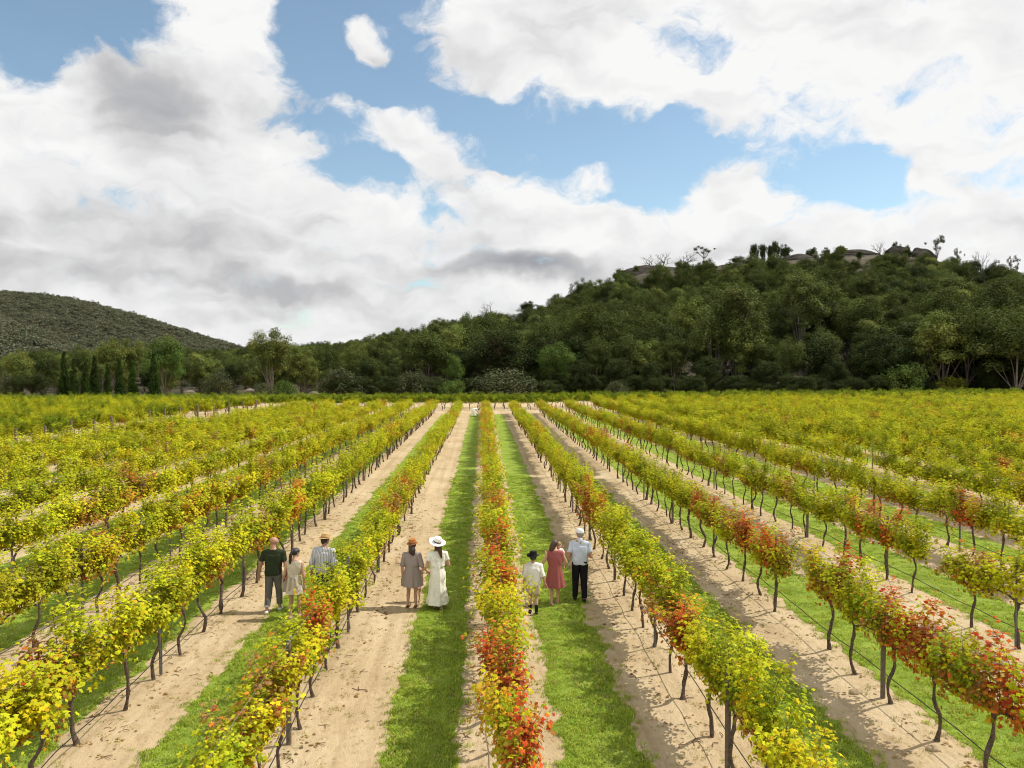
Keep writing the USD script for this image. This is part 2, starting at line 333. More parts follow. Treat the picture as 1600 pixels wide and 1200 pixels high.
# ------------------------------------------------------------------ the ground sheets
xs = np.concatenate([[-4000, -1500, -600, -250, -120, -75], np.arange(-60, -14, 0.5), np.arange(-14, 16, 0.2), np.arange(16, 72, 0.5), [85, 120, 250, 600, 1500, 4000]])
ys = np.concatenate([[-400, -100, -20, 0, 5], np.arange(7, 30, 0.25), np.arange(30, 104, 0.6), [106, 112, 120, 135, 150, 200, 400, 900, 2000, 6000]])
def sheet_z(x, y):
    near = ground_z(x, y); return np.where((np.abs(x) < 86) & (y < 106) & (y > 3), near, np.where(np.abs(x) < 86, lift(x, y), np.minimum(lift(x, y), 1.6) - smoothstep(150, 900, np.hypot(x, y)) * 2))
obj('ground', grid(xs, ys, sheet_z), MAT['sand'], smooth=True, kind='structure')
for k, (x0, x1) in GRASS.items():                     # the mown strips between the rows
    ylen = np.arange(6.0, Y_END - 1.5, 0.1 if -4 <= k <= 4 else 0.5)
    jl = (fbm(np.full_like(ylen, 3.1 * k), ylen, 0.5, 40 + k, 5) - 0.5) * 0.6
    jr = (fbm(np.full_like(ylen, 5.7 * k + 2), ylen, 0.5, 90 + k, 5) - 0.5) * 0.6
    t = np.linspace(0, 1, 9)
    X = (x0 + jl)[:, None] * (1 - t) + (x1 + jr)[:, None] * t; Y = np.repeat(ylen[:, None], 9, 1)
    Z = ground_z(X, Y) + 0.012 * np.sin(np.pi * np.clip(t, 0.0, 1))[None, :] ** 0.5 + 0.006
    m = 9; i, j = np.meshgrid(np.arange(len(ylen) - 1), np.arange(8), indexing='ij')
    q = np.stack([i * m + j, i * m + j + 1, (i + 1) * m + j + 1, (i + 1) * m + j], -1).reshape(-1, 4)
    obj('grass_strip', (np.stack([X, Y, Z], -1).reshape(-1, 3), np.vstack([q[:, [0, 1, 2]], q[:, [0, 2, 3]]])), MAT['turf'], smooth=True, kind='structure')

# ------------------------------------------------------------------ grapevines
_a = np.radians([-90, -52, -28, 8, 38, 62, 90, 118, 142, 172, 208, 232])
_r = np.array([.32, .78, .60, .98, .62, .88, .66, .88, .62, .98, .60, .78])
LEAF = np.column_stack([_r * np.cos(_a), 0.25 + _r * np.sin(_a), -0.22 * _r ** 2 + 0.10 * np.cos(3 * _a)])
LEAF = np.vstack([[0, 0.12, 0.05], LEAF])
LEAF_F = np.array([[0, i + 1, (i + 1) % 12 + 1] for i in range(12)])
def make_leaves(P, T, N, S, C, g, shape=LEAF, faces=LEAF_F):
    """Leaves at P, tips along T, facing N, of size S, coloured C."""
    n = len(P)
    N = N / (np.linalg.norm(N, axis=1, keepdims=True) + 1e-9)
    T = T - N * np.sum(T * N, 1, keepdims=True); T /= np.linalg.norm(T, axis=1, keepdims=True) + 1e-9
    B = np.cross(T, N)
    j = shape[None] * (1 + 0.12 * g.randn(n, len(shape), 1))
    v = P[:, None] + S[:, None, None] * (j[..., 0:1] * B[:, None] + j[..., 1:2] * T[:, None] + j[..., 2:3] * N[:, None] * (0.6 + 1.2 * g.rand(n, 1, 1)))
    f = faces[None] + (np.arange(n) * len(shape))[:, None, None]
    c = np.repeat(C, len(shape), 0)
    return v.reshape(-1, 3), f.reshape(-1, 3), c
PAL = {'lime': (0.415, 0.44, 0.018), 'green': (0.215, 0.275, 0.015), 'olive': (0.28, 0.27, 0.017), 'yellow': (0.53, 0.45, 0.016), 'gold': (0.52, 0.32, 0.025), 'deep': (0.10, 0.175, 0.016),
       'orange': (0.54, 0.19, 0.022), 'red': (0.50, 0.075, 0.026), 'crimson': (0.20, 0.032, 0.024), 'rust': (0.34, 0.15, 0.04), 'brown': (0.27, 0.16, 0.065)}
MIX = {'green': dict(lime=.46, green=.28, olive=.16, yellow=.10), 'golden': dict(lime=.50, yellow=.26, olive=.18, gold=.06), 'deep': dict(green=.45, deep=.3, lime=.15, olive=.1),
       'rusty': dict(rust=.32, brown=.22, orange=.12, gold=.12, olive=.14, yellow=.08), 'red': dict(red=.40, crimson=.10, orange=.30, rust=.14, gold=.06)}
def pick(g, mix, n):
    keys = list(mix); p = np.array([mix[k] for k in keys]); c = np.array([PAL[k] for k in keys])[g.choice(len(keys), n, p=p / p.sum())]
    return c * (0.8 + 0.4 * g.rand(n, 1))
def make_vine(path, seed, look):
    g = rng(seed)
    root = stage.CreateClassPrim(path)
    root.SetTypeName('Xform')
    lean, bend = g.uniform(-.10, .10, 2), g.uniform(-.09, .09, (2, 2))
    top = np.array([lean[0] * .5, lean[1] * .8, g.uniform(.86, .98)])
    tr = bez([[0, 0, -.06], [bend[0, 0], bend[0, 1], .3], [lean[0] + bend[1, 0] * .6, lean[1] + bend[1, 1], .62], top], 10)
    tr += np.column_stack([g.randn(10) * .006, g.randn(10) * .006, np.zeros(10)])
    rad = np.linspace(.040, .030, 10) * (1 + .20 * g.randn(10)).clip(.7, 1.5); rad[0] *= 1.35; rad[-1] *= 1.25
    tv, tf = tube(tr, rad * g.uniform(.75, 1.25), 8)
    obj('trunk', (tv, tf), MAT['vine_bark'], root, smooth=60)
    arms = []
    for s in (-1, 1):
        arms.append(bez([top - [0, 0, .03], top + [g.uniform(-.03, .03), s * .16, .05], [g.uniform(-.04, .04), s * .38, .98 + g.uniform(-.03, .03)], [0, s * .63, .98]], 8))
    for a in arms: obj('cordon', tube(a, np.linspace(.024, .013, 8), 6), MAT['vine_bark'], root, smooth=60)
    canes, P, T, N, S, C, reds = [], [], [], [], [], [], []
    full = g.uniform(.86, 1.18); ns = int(19 * full)
    red_at = g.uniform(-.5, .5)
    for k in range(ns):
        u = (k + g.rand()) / ns * 1.26 - .63
        base = np.array([g.uniform(-.04, .04), u, .98 + g.uniform(-.03, .03)])
        out = g.choice([-1, 1]) * min(abs(g.normal(.0, .24)), .46); length = g.uniform(.42, 1.10) * (1.28 if g.rand() < .14 else 1)
        droop = g.rand() < .24
        tip = base + [out * 1.15 + g.normal(0, .05), g.normal(0, .19), length * (.93 if not droop else .3)]
        mid = base + [out * .45, g.normal(0, .06), length * .52]
        if droop: tip = mid + [out * .4 + np.sign(out) * .09, g.normal(0, .1), -g.uniform(.15, .5)]
        c = bez([base, mid, tip], 7)
        canes.append(tube(c, np.linspace(.007, .003, 7), 4, cap=False))
        nl = int(g.uniform(84, 112) * (.6 + .5 * length))
        t = g.rand(nl) ** .8; pts = bez([base, mid, tip], 60)[(t * 59).astype(int)]
        off = g.randn(nl, 3) * [.085, .085, .075]; off[:, 2] -= .03
        p = pts + off
        P.append(p); o = p - np.array([0, u, 1.15]); o[:, 1] *= .3
        o /= np.linalg.norm(o, axis=1, keepdims=True) + 1e-6
        N.append(np.array([0, 0, .62]) + o * .8 + g.randn(nl, 3) * .36)
        T.append(o * [1, 1, 0] + [0, 0, -.6] + g.randn(nl, 3) * .4)
        S.append(g.uniform(.029, .056, nl))
        hue = g.rand()
        main = {'deep': 'deep', 'green': 'green' if hue < .8 else 'golden', 'golden': 'golden' if hue < .6 else 'green', 'rusty': 'golden' if hue < .35 else ('rusty' if hue < .7 else 'green'), 'red': 'green' if hue < .4 else ('golden' if hue < .7 else 'rusty')}[look]
        col = pick(g, MIX[main], 1) * (.88 + .24 * g.rand(nl, 1)); odd = g.rand(nl) < .3; col[odd] = pick(g, MIX[main], int(odd.sum()))
        if g.rand() < {'deep': .05, 'green': .24, 'golden': .34, 'rusty': .75, 'red': .5}[look]:
            low = p[:, 2] < 1.10 + .10 * g.randn() + .05 * g.randn(nl)
            col[low] = pick(g, MIX['rusty'], 1) * (.8 + .4 * g.rand(int(low.sum()), 1)) * .6 + pick(g, MIX['rusty'], int(low.sum())) * .4
        isred = (g.rand(nl) < {'deep': 0, 'green': .001, 'golden': .003, 'rusty': .04, 'red': .90 if abs(u - red_at) < .22 else .05}[look])
        col[isred] = pick(g, MIX['red'], 1) * .5 + pick(g, MIX['red'], int(isred.sum())) * .5
        C.append(col); reds.append(isred)
    P, T, N, S, C, R = map(np.concatenate, (P, T, N, S, C, reds))
    keep = P[:, 2] > .55 + .15 * g.rand(len(P))
    P, T, N, S, C, R = P[keep], T[keep], N[keep], S[keep], C[keep], R[keep]
    obj('canes', join(canes), MAT['cane'], root, kind='stuff')
    v, f, c = make_leaves(P[~R], T[~R], N[~R], S[~R], C[~R], g)
    obj('foliage', (v, f), MAT['vine_leaf'], root, colors=c, kind='stuff')
    if R.sum() > 20:
        v, f, c = make_leaves(P[R], T[R], N[R], S[R], C[R], g)
        obj('red_foliage', (v, f), MAT['vine_leaf'], root, colors=c, kind='stuff', label='crimson and orange leaves among the green')
    return root.GetPath()
FORMS = {'green': [], 'golden': [], 'rusty': [], 'red': [], 'deep': []}
for look, n in (('green', 8), ('golden', 6), ('rusty', 5), ('red', 6), ('deep', 5)):
    for k in range(n):
        FORMS[look].append(make_vine(f'/World/{look}_vine_form_{k:02d}', 1000 + 37 * k + len(look) * 7919, look))
# how the rows have turned: share of looks in each row
TURN = {0: (.38, .24, .10, .28), 1: (.46, .28, .08, .18), 2: (.42, .26, .10, .22), 3: (.55, .25, .14, .06), -1: (.66, .22, .09, .03), -2: (.56, .28, .13, .03), -3: (.48, .38, .13, .01), -4: (.48, .38, .14, .0), -5: (.52, .36, .12, .0)}
LOOKS = ['green', 'golden', 'rusty', 'red']
vg = rng(77)
vines = []
for k, X in ROWS.items():
    y = 6.6 + vg.rand()
    while y < (64 if k == -8 else Y_END):
        x = X + vg.normal(0, .05)
        n = fbm(np.array([X * 1.7]), np.array([y]), 6.0, 11, 2)[0] - .5
        p = np.array(TURN.get(k, (.70, .22, .07, .01)), float); p[3] *= 1 + 2.2 * n; p[2] *= 1 + 2 * n; p[3] += {0: .20, 1: .14, 2: .16, 3: .08, -1: .05, -2: .03}.get(k, 0) * (y < 24); p = np.maximum(p, 0); p /= p.sum()
        look = LOOKS[vg.choice(4, p=p)]
        vines.append(dict(row=k, x=x, y=y, look=look, form=vg.randint(100), rz=180.0 * vg.randint(2) + vg.normal(0, 5), s=vg.uniform(.90, 1.16) * (1.10 if k < -1 else .94 if k == -1 else 1.0), sz=vg.uniform(.92, 1.10) * (1.06 if k < -1 else .90 if k == -1 else .97)))
        if vg.rand() < .02: vines.pop()
        y += 1.2 + vg.normal(0, .06)
def in_view(v):
    for h in (1.0, 1.6):
        a, b, w = project((v['x'], v['y'], h))
        if w > 1 and -40 < a < 1640 and b < 1215: return True
    return False
seen = [v for v in vines if in_view(v)]
seen.sort(key=lambda v: math.hypot(v['x'], v['y']))
single, mass = seen[:300], seen[300:]
single.sort(key=lambda v: (v['row'], v['y']))
SIDE = lambda k: 'the centre row' if k == 0 else f"the {nth(abs(k))} row {'right' if k > 0 else 'left'} of centre"
WORD = {'green': 'lime-green', 'golden': 'golden-yellow', 'rusty': 'rusty-brown', 'red': 'red-leaved'}
count = {}
for v in single:
    c = count[v['row']] = count.get(v['row'], 0) + 1
    src = FORMS[v['look']][v['form'] % len(FORMS[v['look']])]
    copy_of(src, 'grapevine', f"{WORD[v['look']]} grapevine, {nth(c)} from the photo's near edge in {SIDE(v['row'])}", 'grapevine', (v['x'], v['y'], ground_z(v['x'], v['y']) - .01), v['rz'], (v['s'] * .92, v['s'], v['sz']), 'grapevines trained along the trellis rows')
# the other block on the left and the cross rows beyond the headland run sideways
cross = []
for y in np.arange(40, 96, 3.25):
    for x in np.arange(-82, -30.2 + max(0, y - 75) * .16, 1.2): cross.append((x + vg.normal(0, .08), y + vg.normal(0, .05)))
for y in (100.5, 103.7, 106.9):
    for x in np.arange(-95, 105, 1.15): cross.append((x + vg.normal(0, .08), y + vg.normal(0, .05)))
allsrc = [s for l in LOOKS for s in FORMS[l]]
first = {l: sum(len(FORMS[m]) for m in LOOKS[:LOOKS.index(l)]) for l in LOOKS}
instancer('far_vine_rows', allsrc, [(v['x'], v['y'], float(ground_z(v['x'], v['y'])) - .01) for v in mass], [math.radians(v['rz']) for v in mass], [(v['s'] * (1.3 if v['x'] > 12 else 1.08), v['s'] * 1.05, v['sz'] * (1.04 if v['x'] > 12 else .98 - .14 * float(smoothstep(45, 80, v['y'])))) for v in mass],
          [first[v['look']] + v['form'] % len(FORMS[v['look']]) for v in mass], label='far rows of green and golden grapevines running to the trees', category='vineyard')
print('vines', len(single), len(mass), len(cross))
for nm, sel, lab in (('side_vine_block', [c for c in cross if c[1] < 98], 'separate block of green vines behind grey end posts on the left'), ('cross_vine_rows', [c for c in cross if c[1] > 98], 'dark green vine rows running sideways below the trees')):
    n = len(sel)
    instancer(nm, FORMS['deep'] if nm[0] == 'c' else FORMS['deep'][:3] + FORMS['green'][:5], [(x, y, float(lift(x, y))) for x, y in sel], np.pi / 2 + np.pi * vg.randint(0, 2, n), np.column_stack([vg.uniform(.9, 1.1, n), vg.uniform(.95, 1.1, n), vg.uniform(.98, 1.12, n)]), vg.randint(0, 5 if nm[0] == 'c' else 8, n), label=lab, category='vineyard')

# ------------------------------------------------------------------ hills
def az_of(px): return math.atan((px - 800) / F_PX) + YAW          # azimuth of a photograph column
def ridge_fn(table, dist):
    a = np.array([az_of(p) for p, _ in table]); h = []
    for px, py in table:
        d = ray(px, py); h.append(CAM_H + dist * d[2] / math.hypot(d[0], d[1]))
    h = np.array(h)
    return lambda az: np.interp(az, a, h)
R_RIDGE = 345.0
right_ridge = ridge_fn([(-200, 588), (200, 575), (420, 566), (560, 560), (650, 548), (720, 528), (800, 508), (860, 490), (900, 470), (960, 446), (1000, 430), (1100, 420), (1200, 412), (1300, 402), (1400, 402), (1460, 410), (1540, 432), (1620, 440), (1900, 452), (2400, 480), (3200, 560)], R_RIDGE)
def right_hill_z(az, r):
    H = right_ridge(az)
    t = np.clip((r - 150) / (R_RIDGE - 150), 0, None)
    up = np.where(t < 1, 0.55 * t ** 1.25 + 0.45 * smoothstep(0, 1, t), 1 - 0.35 * smoothstep(1, 2.6, t))
    x, y = r * np.sin(az), r * np.cos(az)
    rough = (fbm(x, y, 30.0, 60, 5) - .5) * 5.0 * smoothstep(.1, .7, t) * smoothstep(2, 16, H) * np.where(t > .85, .35, 1)
    return H * up + rough - 0.6 + 1.2 * smoothstep(0, .12, t) + np.minimum(lift(x, y), 1.6) * (1 - smoothstep(0.0, .5, t))
FAR = [dict(d=1400.0, r0=650.0, s=71, ridge=ridge_fn([(-900, 470), (-300, 446), (0, 459), (60, 463), (130, 474), (200, 493), (260, 512), (320, 531), (385, 550), (430, 560), (520, 566), (900, 568)], 1400.0)),
       dict(d=850.0, r0=420.0, s=72, ridge=ridge_fn([(-900, 450), (-300, 462), (0, 500), (50, 517), (100, 541), (140, 556), (200, 566), (900, 570)], 850.0))]
def far_hill_z(k, az, r):
    q = FAR[k]; t = np.clip((r - q['r0']) / (q['d'] - q['r0']), 0, None)
    up = np.where(t < 1, 0.5 * t + 0.5 * smoothstep(0, 1, t), 1 - 0.5 * smoothstep(1, 2.5, t))
    x, y = r * np.sin(az), r * np.cos(az)
    return (q['ridge'](az) - CAM_H * 0) * up * 1.0 + (fbm(x, y, 160.0, q['s'], 4) - .5) * 26 * smoothstep(.05, .5, t) * np.where(t > .8, .3, 1) * smoothstep(4, 40, q['ridge'](az)) - 4
def polar(az, rs, zf):
    A, R = np.meshgrid(az, rs, indexing='ij'); v = np.stack([R * np.sin(A), R * np.cos(A), zf(A, R)], -1).reshape(-1, 3)
    i, j = np.meshgrid(np.arange(len(az) - 1), np.arange(len(rs) - 1), indexing='ij'); m = len(rs)
    q = np.stack([i * m + j, i * m + j + 1, (i + 1) * m + j + 1, (i + 1) * m + j], -1).reshape(-1, 4)
    q = q[:, ::-1]
    return v, np.vstack([q[:, [0, 1, 2]], q[:, [0, 2, 3]]])
def rocky(name, dark, light, scale):
    n = {'g': ('geometry', {}), 'a': ('noise_texture', {'scale': scale, 'detail': 8.0, 'roughness': 0.65}), 'b': ('noise_texture', {'scale': scale * 9, 'detail': 5.0, 'roughness': 0.7}),
         'r': ('rgb_ramp', {'ramp': [(0.32, dark), (0.5, tuple((np.array(dark) + light) / 2)), (0.68, light)]}), 'rb': ('rgb_ramp', {'ramp': [(0.3, (0.5, 0.5, 0.5)), (0.65, (1.05, 1.05, 1.05))]}),
         'm': ('mix', {'mix_type': 'multiply', 'fac': 0.8}), 'bm': ('bump', {'strength': 0.8, 'distance': 0.6}), 'p': ('principled_bsdf', {'roughness': 0.95, 'specular_ior_level': 0.1})}
    k = [('g.position', 'a.vector'), ('g.position', 'b.vector'), ('a.fac', 'r.fac'), ('b.fac', 'rb.fac'), ('r.color', 'm.color1'), ('rb.color', 'm.color2'), ('m.color', 'p.base_color'), ('b.fac', 'bm.height'), ('bm.normal', 'p.normal')]
    return usdkit.material(stage, L + name, n, k, surface='p.BSDF')
MAT['hill'] = rocky('hill_soil', (0.045, 0.042, 0.024), (0.125, 0.108, 0.08), 0.06)
MAT['far_hill'] = rocky('far_hill_soil', (0.10, 0.10, 0.072), (0.145, 0.138, 0.105), 0.02)  # distance haze is put into this paled, greyed soil colour
MAT['granite'] = rocky('granite', (0.032, 0.029, 0.025), (0.09, 0.08, 0.068), 0.16)
MAT['bark_pale'] = plain('gum_bark', (0.135, 0.115, 0.092), 0.9, 0.1, 0.45, 1.5)
MAT['bark_dark'] = plain('dark_bark', (0.055, 0.045, 0.036), 0.95, 0.1, 0.4, 3.0)
MAT['dead_wood'] = plain('dead_wood', (0.13, 0.115, 0.10), 0.9, 0.1, 0.3, 3.0)
MAT['tree_leaf'] = leafy('tree_leaf', 0.22, 0.75, 0.06, vary=0.20, tr_tint=(1.0, 1.0, .5))
obj('rocky_hill', polar(np.linspace(-1.1, 1.5, 320), np.concatenate([np.linspace(146, 390, 100), [420, 460, 520, 600, 700]]), right_hill_z), MAT['hill'], smooth=True, kind='structure')
obj('distant_hill', polar(np.linspace(-1.3, 0.35, 140), np.concatenate([np.linspace(640, 1450, 50), [1600, 1800, 2200, 2900]]), lambda a, r: far_hill_z(0, a, r)), MAT['far_hill'], smooth=True, kind='structure')
obj('distant_spur', polar(np.linspace(-1.3, 0.2, 120), np.concatenate([np.linspace(420, 900, 40), [1000, 1200, 1500]]), lambda a, r: far_hill_z(1, a, r)), MAT['far_hill'], smooth=True, kind='structure')

MAT['pale_rock'] = rocky('pale_rock', (0.20, 0.17, 0.14), (0.36, 0.32, 0.27), 0.8)
# ------------------------------------------------------------------ trees
LEAF_Q = np.array([[0, -.5, 0], [.32, .05, .06], [0, .62, 0], [-.30, .0, -.05]]); LEAF_QF = np.array([[0, 1, 2], [0, 2, 3]])
def leaf_cloud(centres, radii, per, size, tint, g, flat=.75, up=.85, hang=0.0):
    P, N, C = [], [], []
    for c, r in zip(centres, radii):
        n = max(8, int(per * (r / np.mean(radii)) ** 2))
        d = g.randn(n, 3); d /= np.linalg.norm(d, axis=1, keepdims=True)
        rr = r * (g.rand(n) ** .38)
        lump = 1 + .28 * np.sin(d[:, 0] * 5 + c[0] * 9) * np.cos(d[:, 1] * 4 + d[:, 2] * 5 + c[1] * 7)
        p = c + d * (rr * lump)[:, None] * [1, 1, flat]
        p[:, 2] -= hang * r * g.rand(n) ** 2
        P.append(p); N.append(d * 1.1 + [0, 0, up] + g.randn(n, 3) * .28)
        C.append(np.array(tint) * (g.uniform(.78, 1.22) * np.array([g.uniform(.9, 1.12), 1, 1])) * g.uniform(.86, 1.14, (n, 1)))
    P, N, C = map(np.concatenate, (P, N, C))
    return make_leaves(P, g.randn(len(P), 3) + [0, 0, -.5], N, size * g.uniform(.6, 1.4, len(P)), C, g, LEAF_Q, LEAF_QF)
def crown_tree(path, seed, h, w, tint, trunk_h=.3, n_limb=6, n_clump=34, per=120, size=.34, bark='bark_pale', clump=.17, top=.5, lean=.05, openness=.0):
    g = rng(seed); root = stage.CreateClassPrim(path); root.SetTypeName('Xform')
    th = h * trunk_h; parts = []
    lx, ly = g.normal(0, lean * h, 2)
    crown_c = np.array([lx, ly, (th + h) / 2 + .04 * h]); rad = np.array([w / 2, w / 2, (h - th) / 2 * .96])
    fork = np.array([lx * .4, ly * .4, th])
    parts.append(tube(bez([[0, 0, -.6], [lx * .1 + g.normal(0, .01 * h), ly * .1, th * .5], fork, fork + [lx * .3, ly * .3, (h - th) * .45]], 9), np.linspace(.015, .007, 9) * h, 8))
    cs, rs = [], []
    for k in range(n_clump):
        d = g.randn(3); d[2] = d[2] * .8 + top * .5; d /= np.linalg.norm(d)
        q = g.rand() ** .42
        s = .62 + .5 * g.rand()
        c = crown_c + d * rad * q * .86 * (.82 + .3 * math.sin(3 * math.atan2(d[1], d[0]) + seed) * (1 - abs(d[2])))
        if openness and q < openness: continue
        cs.append(c); rs.append(clump * w * s * (.75 + .35 * (1 - q)))
    for k in range(n_limb):
        tgt = cs[(k * 5) % len(cs)]
        m = (fork + tgt) / 2 + g.normal(0, .03 * h, 3) - [0, 0, .02 * h]
        parts.append(tube(bez([fork + [0, 0, -.02 * h * g.rand()], m, tgt], 7), np.linspace(.0065, .002, 7) * h, 5))
    obj('trunk', join(parts), MAT[bark], root, smooth=60)
    v, f, c = leaf_cloud(cs, rs, per, size, tint, g)
    obj('crown', (v, f), MAT['tree_leaf'], root, colors=c, kind='stuff')
    return root.GetPath()
def cone_tree(path, seed, h, w, tint):
    g = rng(seed); root = stage.CreateClassPrim(path); root.SetTypeName('Xform')
    obj('trunk', tube([[0, 0, -.4], [0, 0, h * .5], [0, 0, h * .92]], [.022 * h, .015 * h, .003 * h], 7), MAT['bark_dark'], root, smooth=60)
    cs, rs = [], []
    for k in range(70):
        z = h * (.05 + .93 * (k + g.rand()) / 70); t = z / h
        r = w / 2 * (1 - t) ** .62 * min(1, t * 6 + .5); a = g.rand() * 6.283
        cs.append(np.array([math.cos(a) * r * .55, math.sin(a) * r * .55, z])); rs.append(max(.10 * w, r * .52 * g.uniform(.8, 1.2)))
    v, f, c = leaf_cloud(cs, rs, 75, .20, tint, g, flat=1.3, up=.3)
    obj('crown', (v, f), MAT['tree_leaf'], root, colors=c, kind='stuff')
    return root.GetPath()
def dome_bush(path, seed, h, w, tint, size=.22, per=110, n=38, flat=.8):
    g = rng(seed); root = stage.CreateClassPrim(path); root.SetTypeName('Xform')
    parts, cs, rs = [], [], []
    for k in range(n):
        a, e = g.rand() * 6.283, math.asin(g.rand() ** .8); q = .80 * (.6 + .4 * g.rand() ** .5)
        cs.append(np.array([math.cos(a) * math.cos(e) * w / 2 * q, math.sin(a) * math.cos(e) * w / 2 * q, .12 * h + math.sin(e) * h * .78 * q])); rs.append(w * .13 * g.uniform(.75, 1.3))
    for k in range(7):
        c = cs[k * 4 % n]; parts.append(tube(bez([[g.normal(0, .15), g.normal(0, .15), -.3], c * [.4, .4, .5], c], 6), np.linspace(.02, .005, 6) * h, 5))
    obj('trunk', join(parts), MAT['bark_dark'], root, smooth=60)
    v, f, c = leaf_cloud(cs, rs, per, size, tint, g, flat=flat, up=.6)
    obj('crown', (v, f), MAT['tree_leaf'], root, colors=c, kind='stuff')
    return root.GetPath()
def bare_tree(path, seed, h, w, twigs=True):
    g = rng(seed); root = stage.CreateClassPrim(path); root.SetTypeName('Xform')
    trunk, limbs = [tube(bez([[0, 0, -.5], [g.normal(0, .02 * h), 0, h * .3], [g.normal(0, .04 * h), g.normal(0, .04 * h), h * .62]], 8), np.linspace(.026, .014, 8) * h, 6)], []
    def grow(p, d, l, r, lev):
        e = p + d * l; m = (p + e) / 2 + g.normal(0, .06 * l, 3)
        limbs.append(tube(bez([p, m, e], 5), np.linspace(r, r * .45, 5), 4))
        if lev < 3:
            for _ in range(3):
                n = d + g.normal(0, .5, 3) + [0, 0, .15]; grow(e - d * l * .3 * g.rand(), n / np.linalg.norm(n), l * g.uniform(.5, .75), r * .5, lev + 1)
    for k in range(7):
        a = g.rand() * 6.283; d = np.array([math.cos(a) * w / h, math.sin(a) * w / h, .8]); d /= np.linalg.norm(d)
        grow(np.array([0, 0, h * g.uniform(.3, .62)]), d, h * .24, .014 * h, 0)
    obj('trunk', join(trunk), MAT['dead_wood'], root, smooth=60); obj('branches', join(limbs), MAT['dead_wood'], root, kind='stuff')
    return root.GetPath()
DK, MD, OL, BR, GY = (.040, .056, .017), (.074, .096, .026), (.150, .180, .046), (.095, .150, .034), (.080, .094, .046)  # cloud shade is put into the darker tints, sunlight into OL and BR
BROWN, YEL, DRY = (.042, .037, .018), (.15, .165, .022), (.085, .066, .038)
T = {}
for k in range(4): T[f'gum_{k}'] = crown_tree(f'/World/gum_form_{k:02d}', 300 + k, 13, 10.5, MD, .10, 8, 52, 210, .25)
for k in range(3): T[f'olive_{k}'] = crown_tree(f'/World/olive_gum_form_{k:02d}', 330 + k, 12, 9.0, OL, .10, 8, 52, 210, .24)
for k in range(3): T[f'tall_{k}'] = crown_tree(f'/World/tall_gum_form_{k:02d}', 350 + k, 17, 10.5, (.10, .122, .036), .16, 9, 64, 210, .25, clump=.14, openness=.0)
for k in range(3): T[f'dark_{k}'] = crown_tree(f'/World/dark_tree_form_{k:02d}', 370 + k, 11, 9.5, DK, .06, 6, 52, 210, .24, 'bark_dark')
T['brown_0'] = crown_tree('/World/brown_tree_form', 390, 10, 8.5, BROWN, .12, 6, 44, 150, .26, 'bark_dark')
for k in range(2): T[f'bright_{k}'] = crown_tree(f'/World/bright_tree_form_{k:02d}', 400 + k, 9, 9.0, BR, .08, 7, 50, 210, .22)
for k in range(2): T[f'cone_{k}'] = cone_tree(f'/World/cypress_form_{k:02d}', 420 + k, 6.5, 2.6, (.026, .050, .010))
for k in range(3): T[f'bush_{k}'] = dome_bush(f'/World/grey_bush_form_{k:02d}', 440 + k, 5.0, 7.5, GY)
T['greenbush_0'] = dome_bush('/World/green_bush_form', 450, 4.5, 6.5, BR); T['yellowbush_0'] = dome_bush('/World/yellow_bush_form', 452, 3.5, 5.0, YEL)
for k in range(2): T[f'dry_{k}'] = dome_bush(f'/World/dry_shrub_form_{k:02d}', 460 + k, 4.5, 4.0, DRY, .2, 55, 26, 1.3)
for k in range(3): T[f'dead_{k}'] = bare_tree(f'/World/dead_tree_form_{k:02d}', 470 + k, 9, 6.0)
T['sparse_0'] = crown_tree('/World/sparse_gum_form', 480, 9, 8, (.075, .072, .035), .45, 10, 22, 60, .26, clump=.11, openness=.6)
SIZE = {'gum': (13, 10.5), 'olive': (12, 9), 'tall': (17, 10.5), 'dark': (11, 9.5), 'brown': (10, 8.5), 'bright': (9, 9), 'cone': (6.5, 2.6), 'bush': (5, 7.5), 'greenbush': (4.5, 6.5), 'yellowbush': (3.5, 5), 'dry': (4.5, 4), 'dead': (9, 6), 'sparse': (9, 8)}
KIND = {'gum': ('leafy_tree', 'tree'), 'olive': ('leafy_tree', 'tree'), 'tall': ('gum_tree', 'tree'), 'dark': ('dark_tree', 'tree'), 'brown': ('brown_tree', 'tree'), 'bright': ('bright_green_tree', 'tree'), 'cone': ('cypress_tree', 'tree'), 'bush': ('round_bush', 'bush'), 'greenbush': ('green_bush', 'bush'), 'yellowbush': ('yellow_bush', 'bush'), 'dead': ('dead_tree', 'tree'), 'sparse': ('sparse_tree', 'tree'), 'dry': ('dry_shrub', 'bush')}
def land_z(x, y):
    az, r = np.arctan2(x, y), np.hypot(x, y)
    return np.where(r > 150, right_hill_z(az, r), np.minimum(lift(x, y), 1.6) * 1.0)
tg = rng(5)
def plant(kind, px, top, width, depth, label, form=None, group=None):
    depth *= 1.33
    """A tree at a photograph column, at a depth, tall and wide enough for its top and its width there."""
    az = az_of(px); x, y = depth * math.tan(az), depth
    z = float(land_z(x, y)); h0, w0 = SIZE[kind]
    d = ray(px, top); topz = CAM_H + d[2] / d[1] * depth
    h = max((topz - z) * 1.07, .35 * h0); w = width * depth / F_PX * 1.02
    forms = sum(1 for q in T if q.rsplit('_', 1)[0] == kind)
    src = T[f'{kind}_{(form if form is not None else tg.randint(forms)) % forms}']
    nm, cat = KIND[kind]
    copy_of(src, nm, label, cat, (x, y, z - .15), tg.uniform(0, 360), (w / w0, w / w0, h / h0), group)
